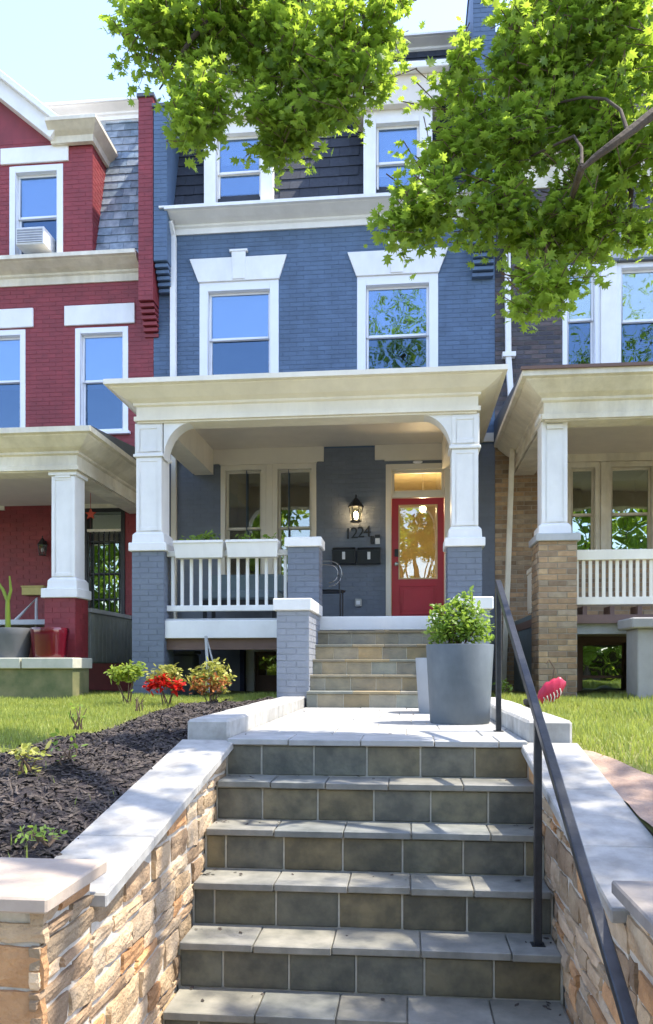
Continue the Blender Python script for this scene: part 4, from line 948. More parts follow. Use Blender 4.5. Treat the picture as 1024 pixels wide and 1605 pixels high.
# raised bed wall in front of the red porch with pots
gy = 8.7; q0, q1 = P(-260, 1100, gy), P(116, 1031, gy)
rb = empty('garden_wall', (XX(0, gy), gy, 1.1), 'mossy low garden wall with pale cap in front of red porch', 'wall')
B(q0[0], q1[0]-.03, gy+.03, gy+.5, 1.0, ZZ(60, 1048, gy)).build('wall_body', 'mossy', rb)
xx = q1[0]
for k in range(6): B(xx-.62, xx-.006, gy-.01, gy+.55, ZZ(60, 1048, gy), ZZ(60, 1031, gy)+.0).build('cap_stone', 'mossy_cap', rb, bevel=.008); xx -= .63
gz = ZZ(60, 1031, gy)
def pot(x, y, z, r, h, mt, label, tape=.8):
    o = MB().lathe([(.001, 0), (r*tape, 0), (r*.97, h*.75), (r, h*.9), (r*.98, h), (r*.88, h), (r*.85, h*.85), (.001, h*.85)], (x, y, z), 36).build('flower_pot', mt, smooth=True, label=label, cat='pot', group='pots on the garden wall'); return o
q = P(80, 1030, gy+.3); pot(q[0], gy+.27, gz, .22, .35, 'glaze_red', 'glossy dark red glazed pot on the mossy garden wall', .86)
q = P(20, 1030, gy+.3); pot(q[0], gy+.27, gz, .25, .35, 'pot_grey', 'grey pot beside the glossy red pot on the garden wall', .75)
bb = empty('cactus_plant', (q[0], gy+.27, gz+.3), 'pale green forked stalk plant rising from the grey pot', 'plant')
stalk = lambda pts, r: MB().tube(pts, r, 8).build('stalk', 'leaf_bright', bb, smooth=True)
zq = lambda py: ZZ(15, py, gy+.27)
stalk([(XX(13, gy+.27), gy+.27, zq(995)), (XX(12, gy+.27), gy+.27, zq(960)), (XX(12, gy+.27), gy+.27, zq(940))], [.035, .03, .025])
stalk([(XX(12, gy+.27), gy+.27, zq(942)), (XX(5, gy+.27), gy+.27, zq(925)), (XX(-3, gy+.27), gy+.27, zq(912))], [.024, .02, .012])
stalk([(XX(12, gy+.27), gy+.27, zq(944)), (XX(17, gy+.27), gy+.27, zq(925)), (XX(15, gy+.27), gy+.27, zq(903))], [.022, .018, .01])
MB().tube([P(22, 975, gy+.9), P(57, 938, gy+.9), (P(57, 938, gy+.9)[0], gy+.9, ZFL-.3)], .022, 6).build('stair_rail', 'grey_trim', rh, smooth=True)
# ================================================================ right house
GX1 = XB+6.2; GAP = .010; PROUD = .006
gh = empty('row_house', ((XB+GX1)/2, YF, ZB), 'dark brick row house, its porch wall toned tan for shade, with cream porch roof at right', 'house')
ZT = 4.95
gw = (XX(882, YF), XX(1120, YF), ZZ(980, 590, YF), ZZ(980, 412, YF))
gpw = (XX(888, YF), XX(1100, YF), ZZ(950, 868, YF), ZZ(950, 724, YF))
wl = wall_sheet('wall', 'dark_mortar', gh, YF, XB+.003, GX1, ZT, 8.7, [gw])
lay_bricks(wl, brick_cells(XB+.003, GX1-.01, ZT, 8.6, [gw]), yplane(YF), 'dark_brick', 'dark_bricks', lambda c: False)
gbw = (XX(902, YF), XX(992, YF), ZZ(945, 1095, YF), ZZ(945, 998, YF))
wl2 = wall_sheet('porch_wall', 'tan_mortar', gh, YF, XB+.003, GX1, ZB-.2, ZT, [gpw, gbw])  # same brick as above; its tint in porch shade is put into the colour
cells = brick_cells(XB+.003, GX1-.01, 1.1, ZT, [gpw, gbw]); vis = [c for c in cells if c[1] < XX(850, YF) and 2.7 < c[2] < 4.6]
pick = set(vis[:110]); lay_bricks(wl2, cells, yplane(YF), 'tan_brick', 'tan_bricks', lambda c: c in pick)
xm1 = XX(941, YF); xm2 = XX(966, YF)
window(gh, YF, gw[0], xm1, gw[2], gw[3]-.0, cw=.075, mid=.55, glass='glass_old', glass2='glass_screen', blind=.5)
window(gh, YF, xm2, gw[1], gw[2], gw[3]-.0, cw=.075, mid=.52, glass='glass_old', glass2='glass_screen', blind=.5)
B(xm1+.002, xm2-.002, YF-.05, YF+.12, gw[2], gw[3]+.02).build('mullion_post', 'white_trim', gh, bevel=.004)
lintel_flat(gh, YF, XX(950, YF), XX(1130, YF), gw[3]+.04, gw[3]+.55, 'grey_trim')
B(XX(950, YF)-.01, XX(1130, YF), YF-.08, YF+.02, gw[3]+.003, gw[3]+.038).build('drip_mould', 'lead', gh)
xa = XX(946, YF); 
for a, b in ((gpw[0], xa-.04), (xa+.04, XX(1036, YF)-.04), (XX(1036, YF)+.04, gpw[1])): window(gh, YF, a, b, gpw[2], gpw[3], cw=.075, mid=.45, mt='old_trim', glass='glass_old', glass2='glass_old', inside='room_mid', sill=False)
for xq in (xa, XX(1036, YF)): B(xq-.038, xq+.038, YF-.03, YF+.1, gpw[2], gpw[3]).build('mullion_post', 'old_trim', gh)
B(gpw[0]-.1, gpw[1]+.1, YF-.05, YF+.03, gpw[3]+.003, gpw[3]+.14).build('lintel', 'old_trim', gh)
window(gh, YF, *gbw, cw=.09, mid=.35, mt='brown_frame', glass='glass_old', glass2='glass_old', inside='room_mid', name='basement_window', sill=False)
gpy = 9.35; gx0 = XX(853, gpy)
gzt, gzb = ZZ(940, 574, gpy-.3), ZZ(940, 655, gpy); gbm = ZZ(940, 657, gpy)
pr_ = porch_roof(gh, 'old_trim', gx0, gx0+4.6, gpy, YF-.01, gzb, gzt, .28, ZZ(950, 712, YF), gbm)
B(gx0-.3, gx0+4.9, gpy-.31, gpy-.27, gzt-.005, gzt+.03).build('drip_edge', 'brown_frame', pr_)
column(gh, XX(845, gpy), XX(905, gpy), XX(851, gpy+.03), XX(892, gpy+.03), gpy, 1.05, ZZ(875, 848, gpy), ZZ(875, 836, gpy), gbm+.004, ZZ(870, 652, gpy), 'tan_brick', 'tan_bricks', singles=1, captm='grey_trim', wall_mt='tan_mortar', upper=False, dep=.5)
B(gx0, GX1, gpy+.1, YF-.003, ZFL-.08, ZFL+.02).build('porch_floor', 'brown_frame', gh)
gr0, gr1 = XX(905, gpy)+.003, XX(905, gpy)+2.4; gyr = gpy+.2
grl = B(gr0, gr1, gyr-.04, gyr+.04, ZZ(960, 948, gyr), ZZ(960, 936, gyr)).build('railing', 'cream_trim', gh, bevel=.004)
B(gr0, gr1, gyr-.045, gyr+.045, ZZ(960, 878, gyr), ZZ(960, 862, gyr)).build('top_rail', 'cream_trim', grl, bevel=.005)
k = 0; x = gr0+.035
while x < gr1: B(x-.019, x+.019, gyr-.012, gyr+.012, ZZ(960, 937, gyr), ZZ(960, 877, gyr)).build('baluster', 'cream_trim', grl); x += .076
B(gr0, gr1, gyr-.02, gyr+.05, ZZ(960, 994, gyr), ZZ(960, 966, gyr)).build('porch_beam', 'grey_trim', gh, bevel=.005)
for k in range(8): x = gr0+.1+k*.31; B(x, x+.05, gyr-.01, gyr+.3, ZZ(960, 966, gyr)+.002, ZZ(960, 950, gyr)).build('joist', 'brown_frame', gh)
# side rail panel (left side of that porch)
lx0 = XX(845, gpy)+.1
zs0, zs1 = ZZ(845, 955, gpy+.5), ZZ(845, 888, gpy+.5)
sp_ = B(lx0-.02, lx0+.02, gpy+.5, 10.7, zs0, zs1).build('side_panel', 'cream_trim', gh); B(lx0-.04, lx0+.04, gpy+.5, 10.7, zs1, zs1+.05).build('cap_rail', 'cream_trim', sp_)
for k in range(10): y = gpy+.52+k*.085; B(lx0-.028, lx0-.019, y, y+.07, zs0+.04, zs1-.02).build('board', 'cream_trim', sp_)
B(lx0-.03, lx0+.03, gpy+.5, YF-.01, 1.1, zs0-.03).build('porch_skirt', 'teal_fabric', gh)
# second pier at the frame's right edge
x0 = XX(1000, 8.9); B(x0, x0+.45, 8.9, 9.35, 1.1, ZZ(1010, 985, 8.9)).build('step_cheek', 'concrete', gh, bevel=.01); B(x0-.08, x0+.53, 8.82, 9.43, ZZ(1010, 985, 8.9), ZZ(1010, 968, 8.9)).build('cheek_cap', 'concrete', gh, bevel=.015)
# white downpipe between the houses
downpipe(gh, [(XX(794, YF), YF-.07, 8.6), (XX(796, YF), YF-.07, ZZ(797, 560, YF)), (XX(801, YF), YF-.07, ZZ(801, 640, YF))], .058, 'white_trim')
B(XX(790, YF)-.03, XX(804, YF)+.03, YF-.13, YF-.004, ZZ(797, 563, YF), ZZ(797, 556, YF)).build('pipe_strap', 'white_trim', gh)
downpipe(gh, [(XX(804, YF-.5), YF-.45, ZZ(804, 703, YF-.45)), (XX(797, YF-.5), YF-.45, ZZ(797, 905, YF-.45)), (XX(790, YF-.5), YF-.40, 1.15)], .05, 'old_trim')
cornice(gh, 'old_trim', YF, XB+.02, GX1, 9.3, 8.6, .3)
B(XB+.02, GX1, YF+.3, YF+10, 8.55, 11.2).build('roof_body', 'dark_brick', gh)
B(XB+.02, GX1, YF+4, YF+10, ZB-.2, 8.5).build('house_body', 'dark_brick', gh)
# ================================================================ small things on the blue porch
# window boxes with plants
for i, (a, b, lab, l2) in enumerate(((272, 350, 'white window box on the porch railing next to the left column', 'leafy green plants in the window box next to the column'), (354, 436, 'white window box on the porch railing next to the middle pier', 'small green plants in the window box next to the middle pier'))):
    y = YP-.02; x0, x1 = XX(a, y), XX(b, y); z0, z1 = ZZ(350, 873, y), ZZ(350, 847, y)
    m = MB(); e = .02
    m.add([(x0+e, y+.02, z0), (x1-e, y+.02, z0), (x1-e, y+.16, z0), (x0+e, y+.16, z0), (x0, y-.02, z1), (x1, y-.02, z1), (x1, y+.19, z1), (x0, y+.19, z1),
           (x0+.015, y-.005, z1), (x1-.015, y-.005, z1), (x1-.015, y+.175, z1), (x0+.015, y+.175, z1), (x0+.015, y-.005, z1-.03), (x1-.015, y-.005, z1-.03), (x1-.015, y+.175, z1-.03), (x0+.015, y+.175, z1-.03)],
          [(0, 3, 2, 1), (0, 1, 5, 4), (1, 2, 6, 5), (2, 3, 7, 6), (3, 0, 4, 7), (4, 5, 9, 8), (5, 6, 10, 9), (6, 7, 11, 10), (7, 4, 8, 11), (8, 9, 13, 12), (9, 10, 14, 13), (10, 11, 15, 14), (11, 8, 12, 15), (12, 13, 14, 15)])
    wb = m.build('window_box', 'white_trim', label=lab, cat='window box', group='window boxes on the porch railing')
    B(x0-.0, x1+.0, y-.028, y-.018, z1-.025, z1+.004).build('rim', 'white_trim', wb)
    xc = (x0+x1)/2; L = (x1-x0)/2
    cl = [(-.05, 0, .06, L*.75, .06, .06, 60), (.10, 0, .10, .14, .06, .06, 80)] if i == 0 else [(-.1, 0, .07, .13, .05, .08, 55), (.2, 0, .05, .08, .05, .07, 36), (0, 0, .03, L*.8, .05, .03, 30)]
    bush('box_plant', (xc, y+.085, z1-.03), l2, 'plant', cl, 5, 'leaf_shrub', .06, group='plants in the window boxes')
# house number
def glyph(ch, size, org, mt, parent, name='digit'):
    cu = bpy.data.curves.new('glyph', 'FONT'); cu.body = ch; cu.size = size; cu.extrude = .006; cu.align_x = 'CENTER'
    to = bpy.data.objects.new('glyph_tmp', cu); COL.objects.link(to); dg = bpy.context.evaluated_depsgraph_get(); dg.update()
    me = bpy.data.meshes.new_from_object(to.evaluated_get(dg)); bpy.data.objects.remove(to); me.materials.clear(); me.materials.append(M[mt])
    return link(name, me, parent, org, (math.pi/2, 0, 0))
q = P(541, 845, YF); hn = empty('house_number', (q[0], YF-.01, q[2]), 'black house number 1224 on the grey wall under the lantern', 'house number')
for k, ch in enumerate('1224'): qq = P(546+10*k, 845-1.3*k, YF); glyph(ch, .235, (qq[0], YF-.013, qq[2]), 'black_metal', hn)
# bell and lock box
q = P(584, 848, YF); B(q[0]-.025, q[0]+.025, YF-.04, YF-.006, q[2]-.05, q[2]+.07).build('door_bell', 'black_metal', label='small black doorbell beside the house number', cat='doorbell', bevel=.006)
q = P(592, 850, YF); tg = B(q[0]-.035, q[0]+.035, YF-.03, YF-.006, q[2]-.03, q[2]+.06).build('lock_box', 'paper', label='small white tag with black top above the right mailbox', cat='tag', bevel=.006); B(q[0]-.037, q[0]+.037, YF-.033, YF-.007, q[2]+.0605, q[2]+.11).build('top', 'black_metal', tg)
# mailboxes
for a, b, lab in ((521, 557, 'black wall mailbox on the left under the house number'), (560, 597, 'black wall mailbox on the right next to the door frame')):
    x0, z0, x1, z1 = XX(a, YF-.1), ZZ(a, 884, YF-.1), XX(b, YF-.1), ZZ(b, 857, YF-.1)
    m = MB().prism([(YF-.008, z0), (YF-.10, z0), (YF-.12, z1-.05), (YF-.06, z1), (YF-.008, z1)], 'x', x0, x1).build('mailbox', 'mailbox', bevel=.006, label=lab, cat='mailbox', group='mailboxes by the door')
    xc = (x0+x1)/2; B(xc-.022, xc+.022, YF-.122, YF-.108, (z0+z1)/2-.06, (z0+z1)/2+.05).build('label_card', 'paper', m)
    B(x0-.006, x1+.006, YF-.125, YF-.05, z1-.055, z1-.043).build('lid_edge', 'mailbox', m)
# socket low on the wall, pale oval disc on the lintel
q = P(562, 945, YF); so = B(q[0]-.05, q[0]+.05, YF-.05, YF-.007, q[2]-.06, q[2]+.06).build('outlet_cover', 'grey_trim', label='small grey outlet cover low on the wall by the door', cat='outlet', bevel=.01); B(q[0]-.03, q[0]+.03, YF-.056, YF-.045, q[2]-.03, q[2]+.03).build('flap', 'vinyl', so)
q = P(655, 724, YF-.06); MB().sphere((q[0], YF-.06, q[2]), .075, 16, 8, (1, .35, .33)).build('lintel_disc', 'vinyl', smooth=True, label='small oval white disc on the lintel over the red door', cat='light')
# scroll garden chair
q = P(516, 965, 10.6); ch = empty('metal_chair', (q[0], 10.6, ZFL), 'thin scrolled metal chair behind the middle pier', 'chair')
def sc_(pts, r=.008, nm='scroll'): MB().tube(pts, r, 6).build(nm, 'nickel' if nm == 'scroll' else 'black_metal', ch, smooth=True)
cx, cz = q[0], ZFL
for r0 in (.17, .12): sc_([(cx+r0*math.cos(t), 10.6, cz+.66+r0*math.sin(t)) for t in np.linspace(-1.6, 1.6, 14)]+[(cx-.1, 10.6, cz+.66+r0)])
for dx in (-.2, .15):
    for dy in (0, .4): sc_([(cx+dx, 10.6+dy, cz), (cx+dx, 10.6+dy, cz+.45)], .012, 'leg')
MB().lathe([(.001, .43), (.22, .43), (.23, .45), (.001, .46)], (cx-.02, 10.8, cz), 20).build('seat', 'black_metal', ch, smooth=True)
for dx in (-.2, .14): sc_([(cx+dx, 10.6, cz+.45), (cx+dx*.9, 10.6, cz+.8)], .01, 'back_post')
# bench seen through the railing
q0, q1 = P(322, 950, 11.3), P(440, 950, 11.3); be = empty('porch_bench', ((q0[0]+q1[0])/2, 11.3, ZFL), 'grey teal cushioned bench behind the white railing', 'bench')
B(q0[0], q1[0], 11.0, 11.6, ZFL+.36, ZFL+.50).build('cushion', 'teal_fabric', be, bevel=.03); B(q0[0], q1[0], 11.55, 11.7, ZFL+.502, ZFL+.78).build('backrest', 'teal_fabric', be, bevel=.03)
B(q0[0]+.01, q1[0]-.01, 11.02, 11.6, ZFL+.28, ZFL+.358).build('frame', 'black_metal', be)
for x in (q0[0]+.03, q1[0]-.08):
    for y in (11.04, 11.55): B(x, x+.05, y, y+.04, ZFL, ZFL+.28).build('leg', 'black_metal', be)
# under the porch: stored drums and a folded frame
q = P(335, 1085, 10.6); dsx = q[0]
MB().lathe([(.001, 0), (.2, 0), (.22, .05), (.2, .1), (.22, .3), (.2, .42), (.001, .42)], (dsx, 10.6, 1.1), 24).build('storage_drum', 'grey_trim', smooth=True, label='grey drum stored in the dark under the porch', cat='drum')
q = P(290, 1085, 10.2); m = MB().box(q[0]-.14, q[0]+.14, 10.1, 10.4, 1.12, 1.72).build('rubbish_bin', 'lead', label='dark grey bin under the porch beside the left pier', cat='bin', bevel=.02); B(q[0]-.16, q[0]+.16, 10.08, 10.42, 1.72, 1.77).build('lid', 'lead', m, bevel=.01)
ps_ = MB().tube([P(328, 1085, 9.2), P(323, 997, 9.3)], .022, 4, True).tube([P(340, 1060, 9.25), P(324, 1000, 9.3)], .012, 4, True).build('leaning_stake', 'grey_trim', label='grey wooden stake leaning on the porch beam behind the azaleas', cat='stake')
B(XX(374, YF-.2), XX(385, YF), YF-.1, YF-.012, 1.09, 1.95).build('basement_panel', 'navy', bh)
# ================================================================ beds: azaleas and small plants
def az(px, py, Y, label, cl, lt, extra=(), st=6, size=.055):
    x, _, _ = P(px, py, Y); bush('azalea_bush', (x, Y, hill(Y)+.02), label, 'bush', cl, st, lt, size, group='small bushes in the mulch bed', extra=extra)
az(200, 1100, 7.6, 'yellow-green small bush on thin stems at the lawn edge', [(0, 0, .30, .17, .15, .10, 330), (.08, 0, .36, .1, .1, .07, 90), (-.1, 0, .3, .1, .1, .08, 90)], 'leaf_bright')
az(261, 1110, 7.3, 'azalea bush covered with bright red blossoms', [(0, 0, .26, .20, .16, .12, 230), (0, 0, .33, .14, .12, .08, 140)], 'leaf_azalea', [('blossom', 'petal_red', .06, [(-.02, -.08, .23, .11, .08, .07, 170), (-.13, -.07, .20, .07, .07, .06, 60), (.12, -.07, .20, .07, .06, .06, 60)])])
az(331, 1112, 7.3, 'rounded azalea bush with orange tinted leaves nearest the porch', [(0, 0, .27, .23, .18, .15, 420), (.02, 0, .38, .13, .12, .07, 120)], 'leaf_azalea', [('orange_leaf', 'leaf_orange', .05, [(.02, -.08, .22, .19, .1, .09, 190), (-.1, -.08, .2, .1, .1, .08, 60)])], st=8)
for i, (px, py, Y, lab, n, s) in enumerate(((45, 1215, 3.75, 'leggy yellowish seedling at the lawn corner of the mulch bed', 70, .05), (100, 1215, 3.95, 'tiny green sprout in the mulch nearest the coping', 26, .04), (122, 1150, 5.3, 'small dark twiggy plant between lawn and mulch', 26, .04), (218, 1125, 6.6, 'bare twiggy stems below the yellow-green bush', 8, .03), (85, 1335, 2.85, 'low green weeds behind the left pier cap', 50, .03))):
    x = P(px, py, Y)[0]; x = min(x, -1.36)
    bush('small_plant', (x, Y, hill(Y)+.05), lab, 'plant', [(0, 0, .10 if i != 4 else .03, .10, .1, .09 if i != 4 else .02, n)], 6, 'leaf_azalea' if i == 0 else 'leaf_shrub', s, group='seedlings in the mulch bed')
# ================================================================ right lawn bits
q = P(866, 1088, 7.9); ory = 7.9
q = P(866, 1083, ory); V = []; NU, NV = 12, 20
for j_ in range(NU+1):                                   # fan body: pointed at lower left, wide at upper right
    t = j_/NU; x_ = -.15+.28*t; w_ = .01+.135*math.sin(math.pi*min(1, t**.8))**.75*(.7+.3*t)+.008*math.sin(26*t)
    for k in range(NV): a = 2*math.pi*k/NV; V.append((q[0]+x_, ory+w_*.32*math.cos(a), q[2]+x_*.55+w_*math.sin(a)*(1+.08*math.sin(9*t))))
on = MB().add(V, [(j_*NV+k, j_*NV+(k+1) % NV, (j_+1)*NV+(k+1) % NV, (j_+1)*NV+k) for j_ in range(NU) for k in range(NV)]+[tuple(range(NV)), tuple(NU*NV+k for k in range(NV-1, -1, -1))]).build('lawn_ornament', 'ornament', smooth=True, label='red fan-shaped lawn ornament with white streaks beside the tan brick pier', cat='ornament')
for k in range(6):
    t = .22+.11*k; x_ = -.15+.28*t; w_ = .01+.135*math.sin(math.pi*min(1, t**.8))**.75*(.7+.3*t)+.008*math.sin(26*t)
    MB().tube([(q[0]+x_, ory-w_*.33-.002, q[2]+x_*.55-w_*.12), (q[0]+x_+.012, ory-w_*.30-.002, q[2]+x_*.55-w_*.45), (q[0]+x_+.006, ory-w_*.22-.002, q[2]+x_*.55-w_*.78)], .0055, 5).build('streak', 'petal_white', on, smooth=True)
MB().tube([(q[0], ory+.0, q[2]+.08), (q[0]+.02, ory, q[2]+.22), (q[0]-.03, ory, q[2]+.30), (q[0]-.06, ory, q[2]+.26)], .006, 5).build('feeler', 'twig', on)
MB().tube([(q[0], ory, q[2]-.08), (q[0], ory, hill(ory)-.05)], .012, 6).build('stake', 'black_metal', on)
q = P(829, 1108, 7.2); sl_ = MB().lathe([(.001, 0), (.03, 0), (.03, .05), (.045, .06), (.05, .10), (.035, .11), (.001, .112)], (q[0], 7.2, hill(7.2)), 14).build('garden_spotlight', 'black_metal', smooth=True, label='small black garden spotlight in the grass by the kerb', cat='light')
q = P(790, 1075, 9.2); bush('grey_plant', (q[0], 9.2, hill(9.2)), 'small grey-green plant behind the handrail post', 'plant', [(0, 0, .14, .09, .09, .12, 90)], 5, 'leaf_shrub', .06)
# ================================================================ street tree
tr = empty('street_tree', (4.3, 1.5, 0), 'leafy oak-like street tree with bright branches hanging over the front yard', 'tree')
MB().tube([(4.3, 1.5, -.16), (4.28, 1.5, .4), (4.2, 1.55, 2), (4.05, 1.7, 3.8), (3.9, 1.9, 5.2), (3.85, 2.0, 7), (3.8, 2.1, 10)], [.36, .27, .23, .21, .19, .14, .05], 14).build('trunk', 'bark', tr, smooth=True)
TY = 4.9
def T(px, py, Y=TY): return P(px, py, Y)
def limb(pts, r): MB().tube(pts, r, 8).build('limb', 'bark', tr, smooth=True)
limb([(4.0, 1.75, 4.3), (3.4, 3.2, 5.3), (2.4, 4.3, 5.6), T(1060, 150, 4.5), T(985, 208, 4.3), T(935, 245, 4.3), T(912, 265, 4.3)], [.10, .08, .05, .034, .025, .02, .012])
limb([T(985, 208, 4.3), T(973, 172, 4.4), T(950, 155, 4.5), T(915, 152, 4.6), T(880, 160, 4.7), T(820, 185, 4.8)], [.011, .009, .008, .007, .006, .003])
limb([T(912, 262, 4.3), T(912, 232, 4.4), T(900, 213, 4.5), T(800, 260), T(720, 300), T(650, 330)], [.010, .009, .008, .006, .005, .003])
limb([T(912, 262, 4.3), T(890, 330), T(850, 400), T(830, 470)], [.022, .016, .012, .006])
limb([T(960, 228), T(990, 300), T(985, 380)], [.022, .015, .006])
limb([(3.86, 1.95, 6.2), (2.4, 3.6, 7.4), (.7, 4.4, 7.0), (-.5, 4.9, 6.4), T(470, 10, 5.0), T(435, 90, 5.0), T(425, 200, 5.0)], [.11, .085, .06, .045, .03, .018, .006])
limb([(-.5, 4.9, 6.4), T(380, -20, 4.9), T(300, 60, 4.9), T(250, 140, 4.9)], [.04, .028, .016, .005])
limb([(-.2, 4.8, 6.5), T(560, -10, 4.9), T(580, 70, 4.9), T(570, 150, 4.9)], [.03, .02, .012, .004])
limb([(3.86, 1.95, 6.6), (2.8, 2.6, 8), (1.6, 3.4, 8.6), (.4, 3.6, 8.8)], [.09, .07, .05, .02])
limb([(3.84, 2.0, 5.6), (4.8, 3.2, 6.8), (5.4, 4.0, 7.6)], [.09, .06, .02]); limb([(3.84, 2.0, 6.0), (4.6, .6, 7.4), (5, -.6, 8.4)], [.09, .06, .02]); limb([(3.85, 2.0, 6.6), (2.8, .6, 8), (2, -.2, 9.4), (.9, -.6, 10.6), (-.3, -.9, 11.4)], [.09, .07, .05, .035, .012])
# crown: twigs with leaves; blobs are (centre, radii, twigs)
blobs = []
def bl(px, py, Y, rpx, rpy, ry, n):
    if px < 620: py -= 14
    c_ = T(px, py, Y); k = Y/F; blobs.append((c_, (rpx*k, ry*.62, rpy*k), int(n*1.12)))
# hanging clump over the left of the blue house
bl(250, 60, 4.9, 75, 85, .45, 60); bl(350, 70, 5.0, 90, 95, .55, 90); bl(460, 80, 5.0, 95, 100, .55, 90); bl(560, 60, 4.9, 75, 80, .45, 52)
bl(320, 180, 4.9, 70, 60, .4, 46); bl(430, 205, 5.0, 75, 60, .4, 52); bl(545, 150, 4.9, 70, 55, .4, 38); bl(400, -60, 5.1, 240, 70, .8, 90)
bl(595, 115, 4.8, 28, 45, .2, 10)
# right clump
bl(960, 60, 4.9, 130, 110, .7, 120); bl(850, 110, 4.9, 100, 95, .6, 90); bl(960, 210, 4.9, 110, 100, .7, 95); bl(800, 230, 4.9, 100, 80, .5, 80); bl(700, 240, 4.9, 50, 70, .35, 26); bl(720, 150, 4.9, 55, 45, .3, 22)
bl(680, 320, 4.8, 75, 40, .3, 34); bl(630, 345, 4.8, 32, 34, .2, 10); bl(790, 320, 4.9, 80, 65, .45, 46); bl(880, 350, 4.9, 90, 80, .5, 60); bl(980, 330, 4.9, 70, 60, .5, 40); bl(860, 440, 4.8, 60, 40, .3, 24); bl(820, 480, 4.8, 30, 18, .2, 7); bl(890, -60, 5.1, 200, 70, .8, 60); bl(830, 20, 4.9, 50, 50, .4, 20); bl(1080, 200, 4.7, 80, 180, .8, 60)
vis_n = len(blobs)
# the rest of the crown, above and beside the frame
for c_, r_, n in (((4.1, 3.3, 8.6), (1.0, 1.1, .6), 75), ((5.1, 3.4, 9.0), (1.1, 1.3, .8), 165), ((2.9, 3.3, 8.9), (.8, 1.1, .5), 34), ((3.6, 1.2, 10.8), (1.8, 1.8, 1.6), 110), ((-.2, -.9, 11.6), (1.7, 1.0, 1.8), 420), ((1.6, -.4, 10.6), (1.2, 1.2, 1.2), 70), ((6.4, -.2, 11.6), (1.8, 1.6, 1.5), 90), ((4.8, 3.4, 7.8), (1.2, 1.2, 1.1), 50), ((5, 0, 8.4), (1.5, 1.5, 1.2), 60), ((2.2, -.2, 8.9), (1.3, 1.2, 1), 50), ((4.6, 4.2, 8.4), (.6, .5, .4), 9)):
    blobs.append((c_, r_, n))
LP, LR, LS, tw = [], [], [], []
for bi, (c_, r_, n) in enumerate(blobs):
    d_ = RNG.normal(size=(n, 3)); d_ /= np.linalg.norm(d_, axis=1)[:, None]; rad = RNG.random(n)**.45
    cent = np.array(c_)+d_*rad[:, None]*np.array(r_)
    if bi < vis_n:                                       # gather the twigs into sprays so that gaps open between them
        kk = max(3, n//5); hub = cent[RNG.integers(0, n, kk)]; cent = hub[RNG.integers(0, kk, n)]*.7+cent*.3+RNG.normal(size=(n, 3))*.045
    for cpt in cent:
        k = int(RNG.integers(13, 22)); dirv = np.array([RNG.normal()*.6, RNG.normal()*.6, -.35+RNG.normal()*.3]); dirv /= np.linalg.norm(dirv); L = RNG.uniform(.12, .24)
        t = RNG.random(k); pp = cpt+dirv*(t[:, None]-.5)*L*1.6+RNG.normal(size=(k, 3))*.036
        LP.append(pp); tw.append((cpt-dirv*L*.9, cpt+dirv*L*.7))
LP = np.concatenate(LP); n = len(LP); LS = RNG.uniform(.035, .08, n); LRm = rotmats(n, .95)
# hang the tips down a little

camd = np.linalg.norm(LP-np.array([0, 0, CZ]), axis=1); u_ = np.array([(p[0]*cs+p[1]*sn)/(p[1]*cs-p[0]*sn)*F+512 for p in LP]); v_ = np.array([HZ-(p[2]-CZ)/(p[1]*cs-p[0]*sn)*F for p in LP])
infr = np.where((u_ > 0) & (u_ < 1024) & (v_ > 0))[0]; near = infr[np.argsort(camd[infr])][:290]; mask = np.ones(n, bool); mask[near] = False
org = (4.3, 1.5, 0)
crown = link('crown', scatter('crown', *LOB, LP[mask], LRm[mask], LS[mask], 'leaf_tree', org), tr, org); tag(crown, kind='stuff')
leafme = fast_mesh('leaf', np.array(LOB[0]), 3, np.array(LOB[1]).ravel(), 'leaf_tree')
for i in near:
    o = link('leaf', leafme, tr, tuple(LP[i]), Matrix(LRm[i].tolist()).to_euler(), (LS[i],)*3)
twm = MB()
V, I = [], []
for a, b in tw:
    a, b = Vector(a), Vector(b); k = len(V); r_ = .004; dd = (b-a).normalized(); s1 = dd.orthogonal().normalized()*r_; s2 = dd.cross(s1)
    V += [a+s1, a-s1*.5+s2*.87, a-s1*.5-s2*.87, b+s1*.4, b-s1*.2+s2*.35, b-s1*.2-s2*.35]; I += [k, k+1, k+4, k+3, k+1, k+2, k+5, k+4, k+2, k, k+3, k+5]
V = np.array([tuple(v) for v in V])-np.array(org)
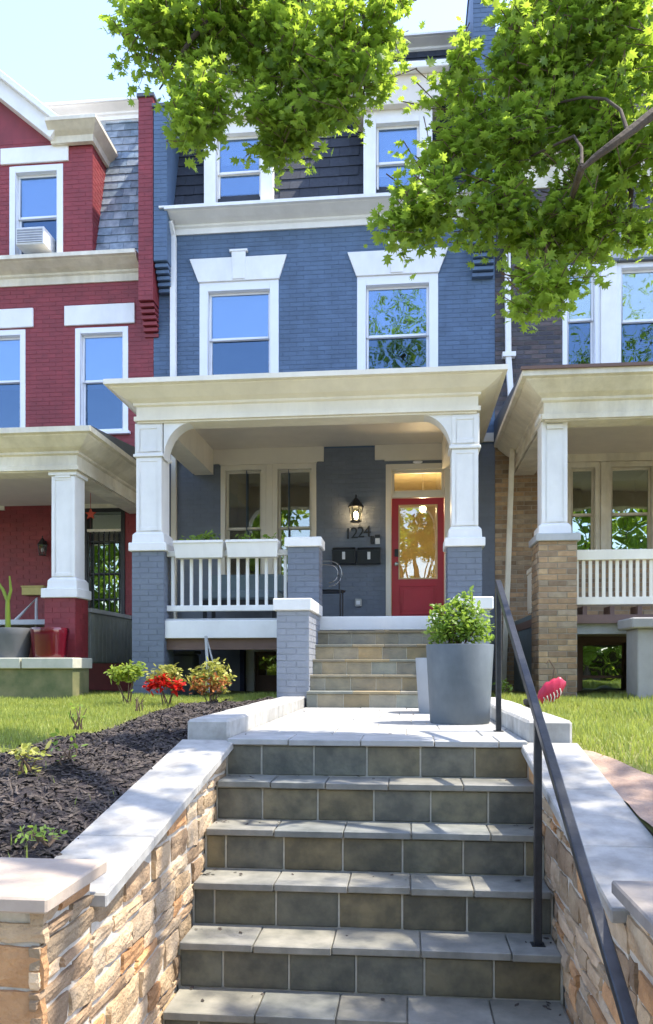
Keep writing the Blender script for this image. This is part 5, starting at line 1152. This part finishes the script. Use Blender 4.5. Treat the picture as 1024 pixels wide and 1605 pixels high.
tag(link('twigs', fast_mesh('twigs', V, 4, np.array(I), 'twig'), tr, org), kind='stuff')

# ================================================================ trees across the street (seen mirrored in the low windows)
def far_tree(x, y, h, label):
    r = empty('street_tree', (x, y, -.18), label, 'tree', 'trees across the street')
    MB().tube([(x, y, -.2), (x, y, 1.5), (x+.1, y, h*.45), (x, y, h*.8)], [.3, .22, .17, .05], 8).build('trunk', 'bark', r, smooth=True)
    pp = []
    for k in range(26):
        a = RNG.uniform(0, 6.28); q = RNG.random()**.5; c_ = (x+2.4*q*math.cos(a), y+2.0*q*math.sin(a), h*RNG.uniform(.2, .95)); pp.append(leafball(110, c_, (1.2, 1.1, .9)))
        MB().tube([(x+.05, y, h*.35), c_], [.06, .02], 5).build('limb', 'bark', r, smooth=True)
    pp = np.concatenate(pp); n_ = len(pp)
    tag(link('crown', scatter('crown', *OVAL, pp, rotmats(n_, .9), RNG.uniform(.4, .6, n_), 'leaf_tree', (x, y, -.12)), r, (x, y, -.12)), kind='stuff')
ords = ['first', 'second', 'third', 'fourth', 'fifth', 'sixth', 'seventh', 'eighth', 'ninth']
for k in range(9):
    x, y, h = -16+4.1*k, -15-(k % 2)*1.4, 10.5+(k % 3)*.7
    lab = ords[k]+' tree from the left in the row across the street, mirrored in windows'
    far_tree(x, y, h, lab)

hd = empty('leaf_screen', (0, -21, -.12), 'long added hedge across the street, mirrored in the low windows', 'leaf_screen')  # unseen screen, added to hide the bright horizon in window reflections
m = MB(); n_ = 40
for k in range(n_): x = -28+k*1.4; h = 2.6+RNG.uniform(-.3, .5); m.box(x, x+1.39, -21.8+RNG.uniform(-.2, .2), -20.6, -.2, h)
m.build('screen_core', 'bark', hd)
pp = np.stack([RNG.uniform(-28, 28, 9000), -20.5+RNG.normal(size=9000)*.2, RNG.uniform(-.1, 3.4, 9000)], 1)
tag(link('foliage', scatter('foliage', *OVAL, pp, rotmats(9000, .9), RNG.uniform(.25, .45, 9000), 'leaf_tree', (0, -21, -.12)), hd, (0, -21, -.12)), kind='stuff')
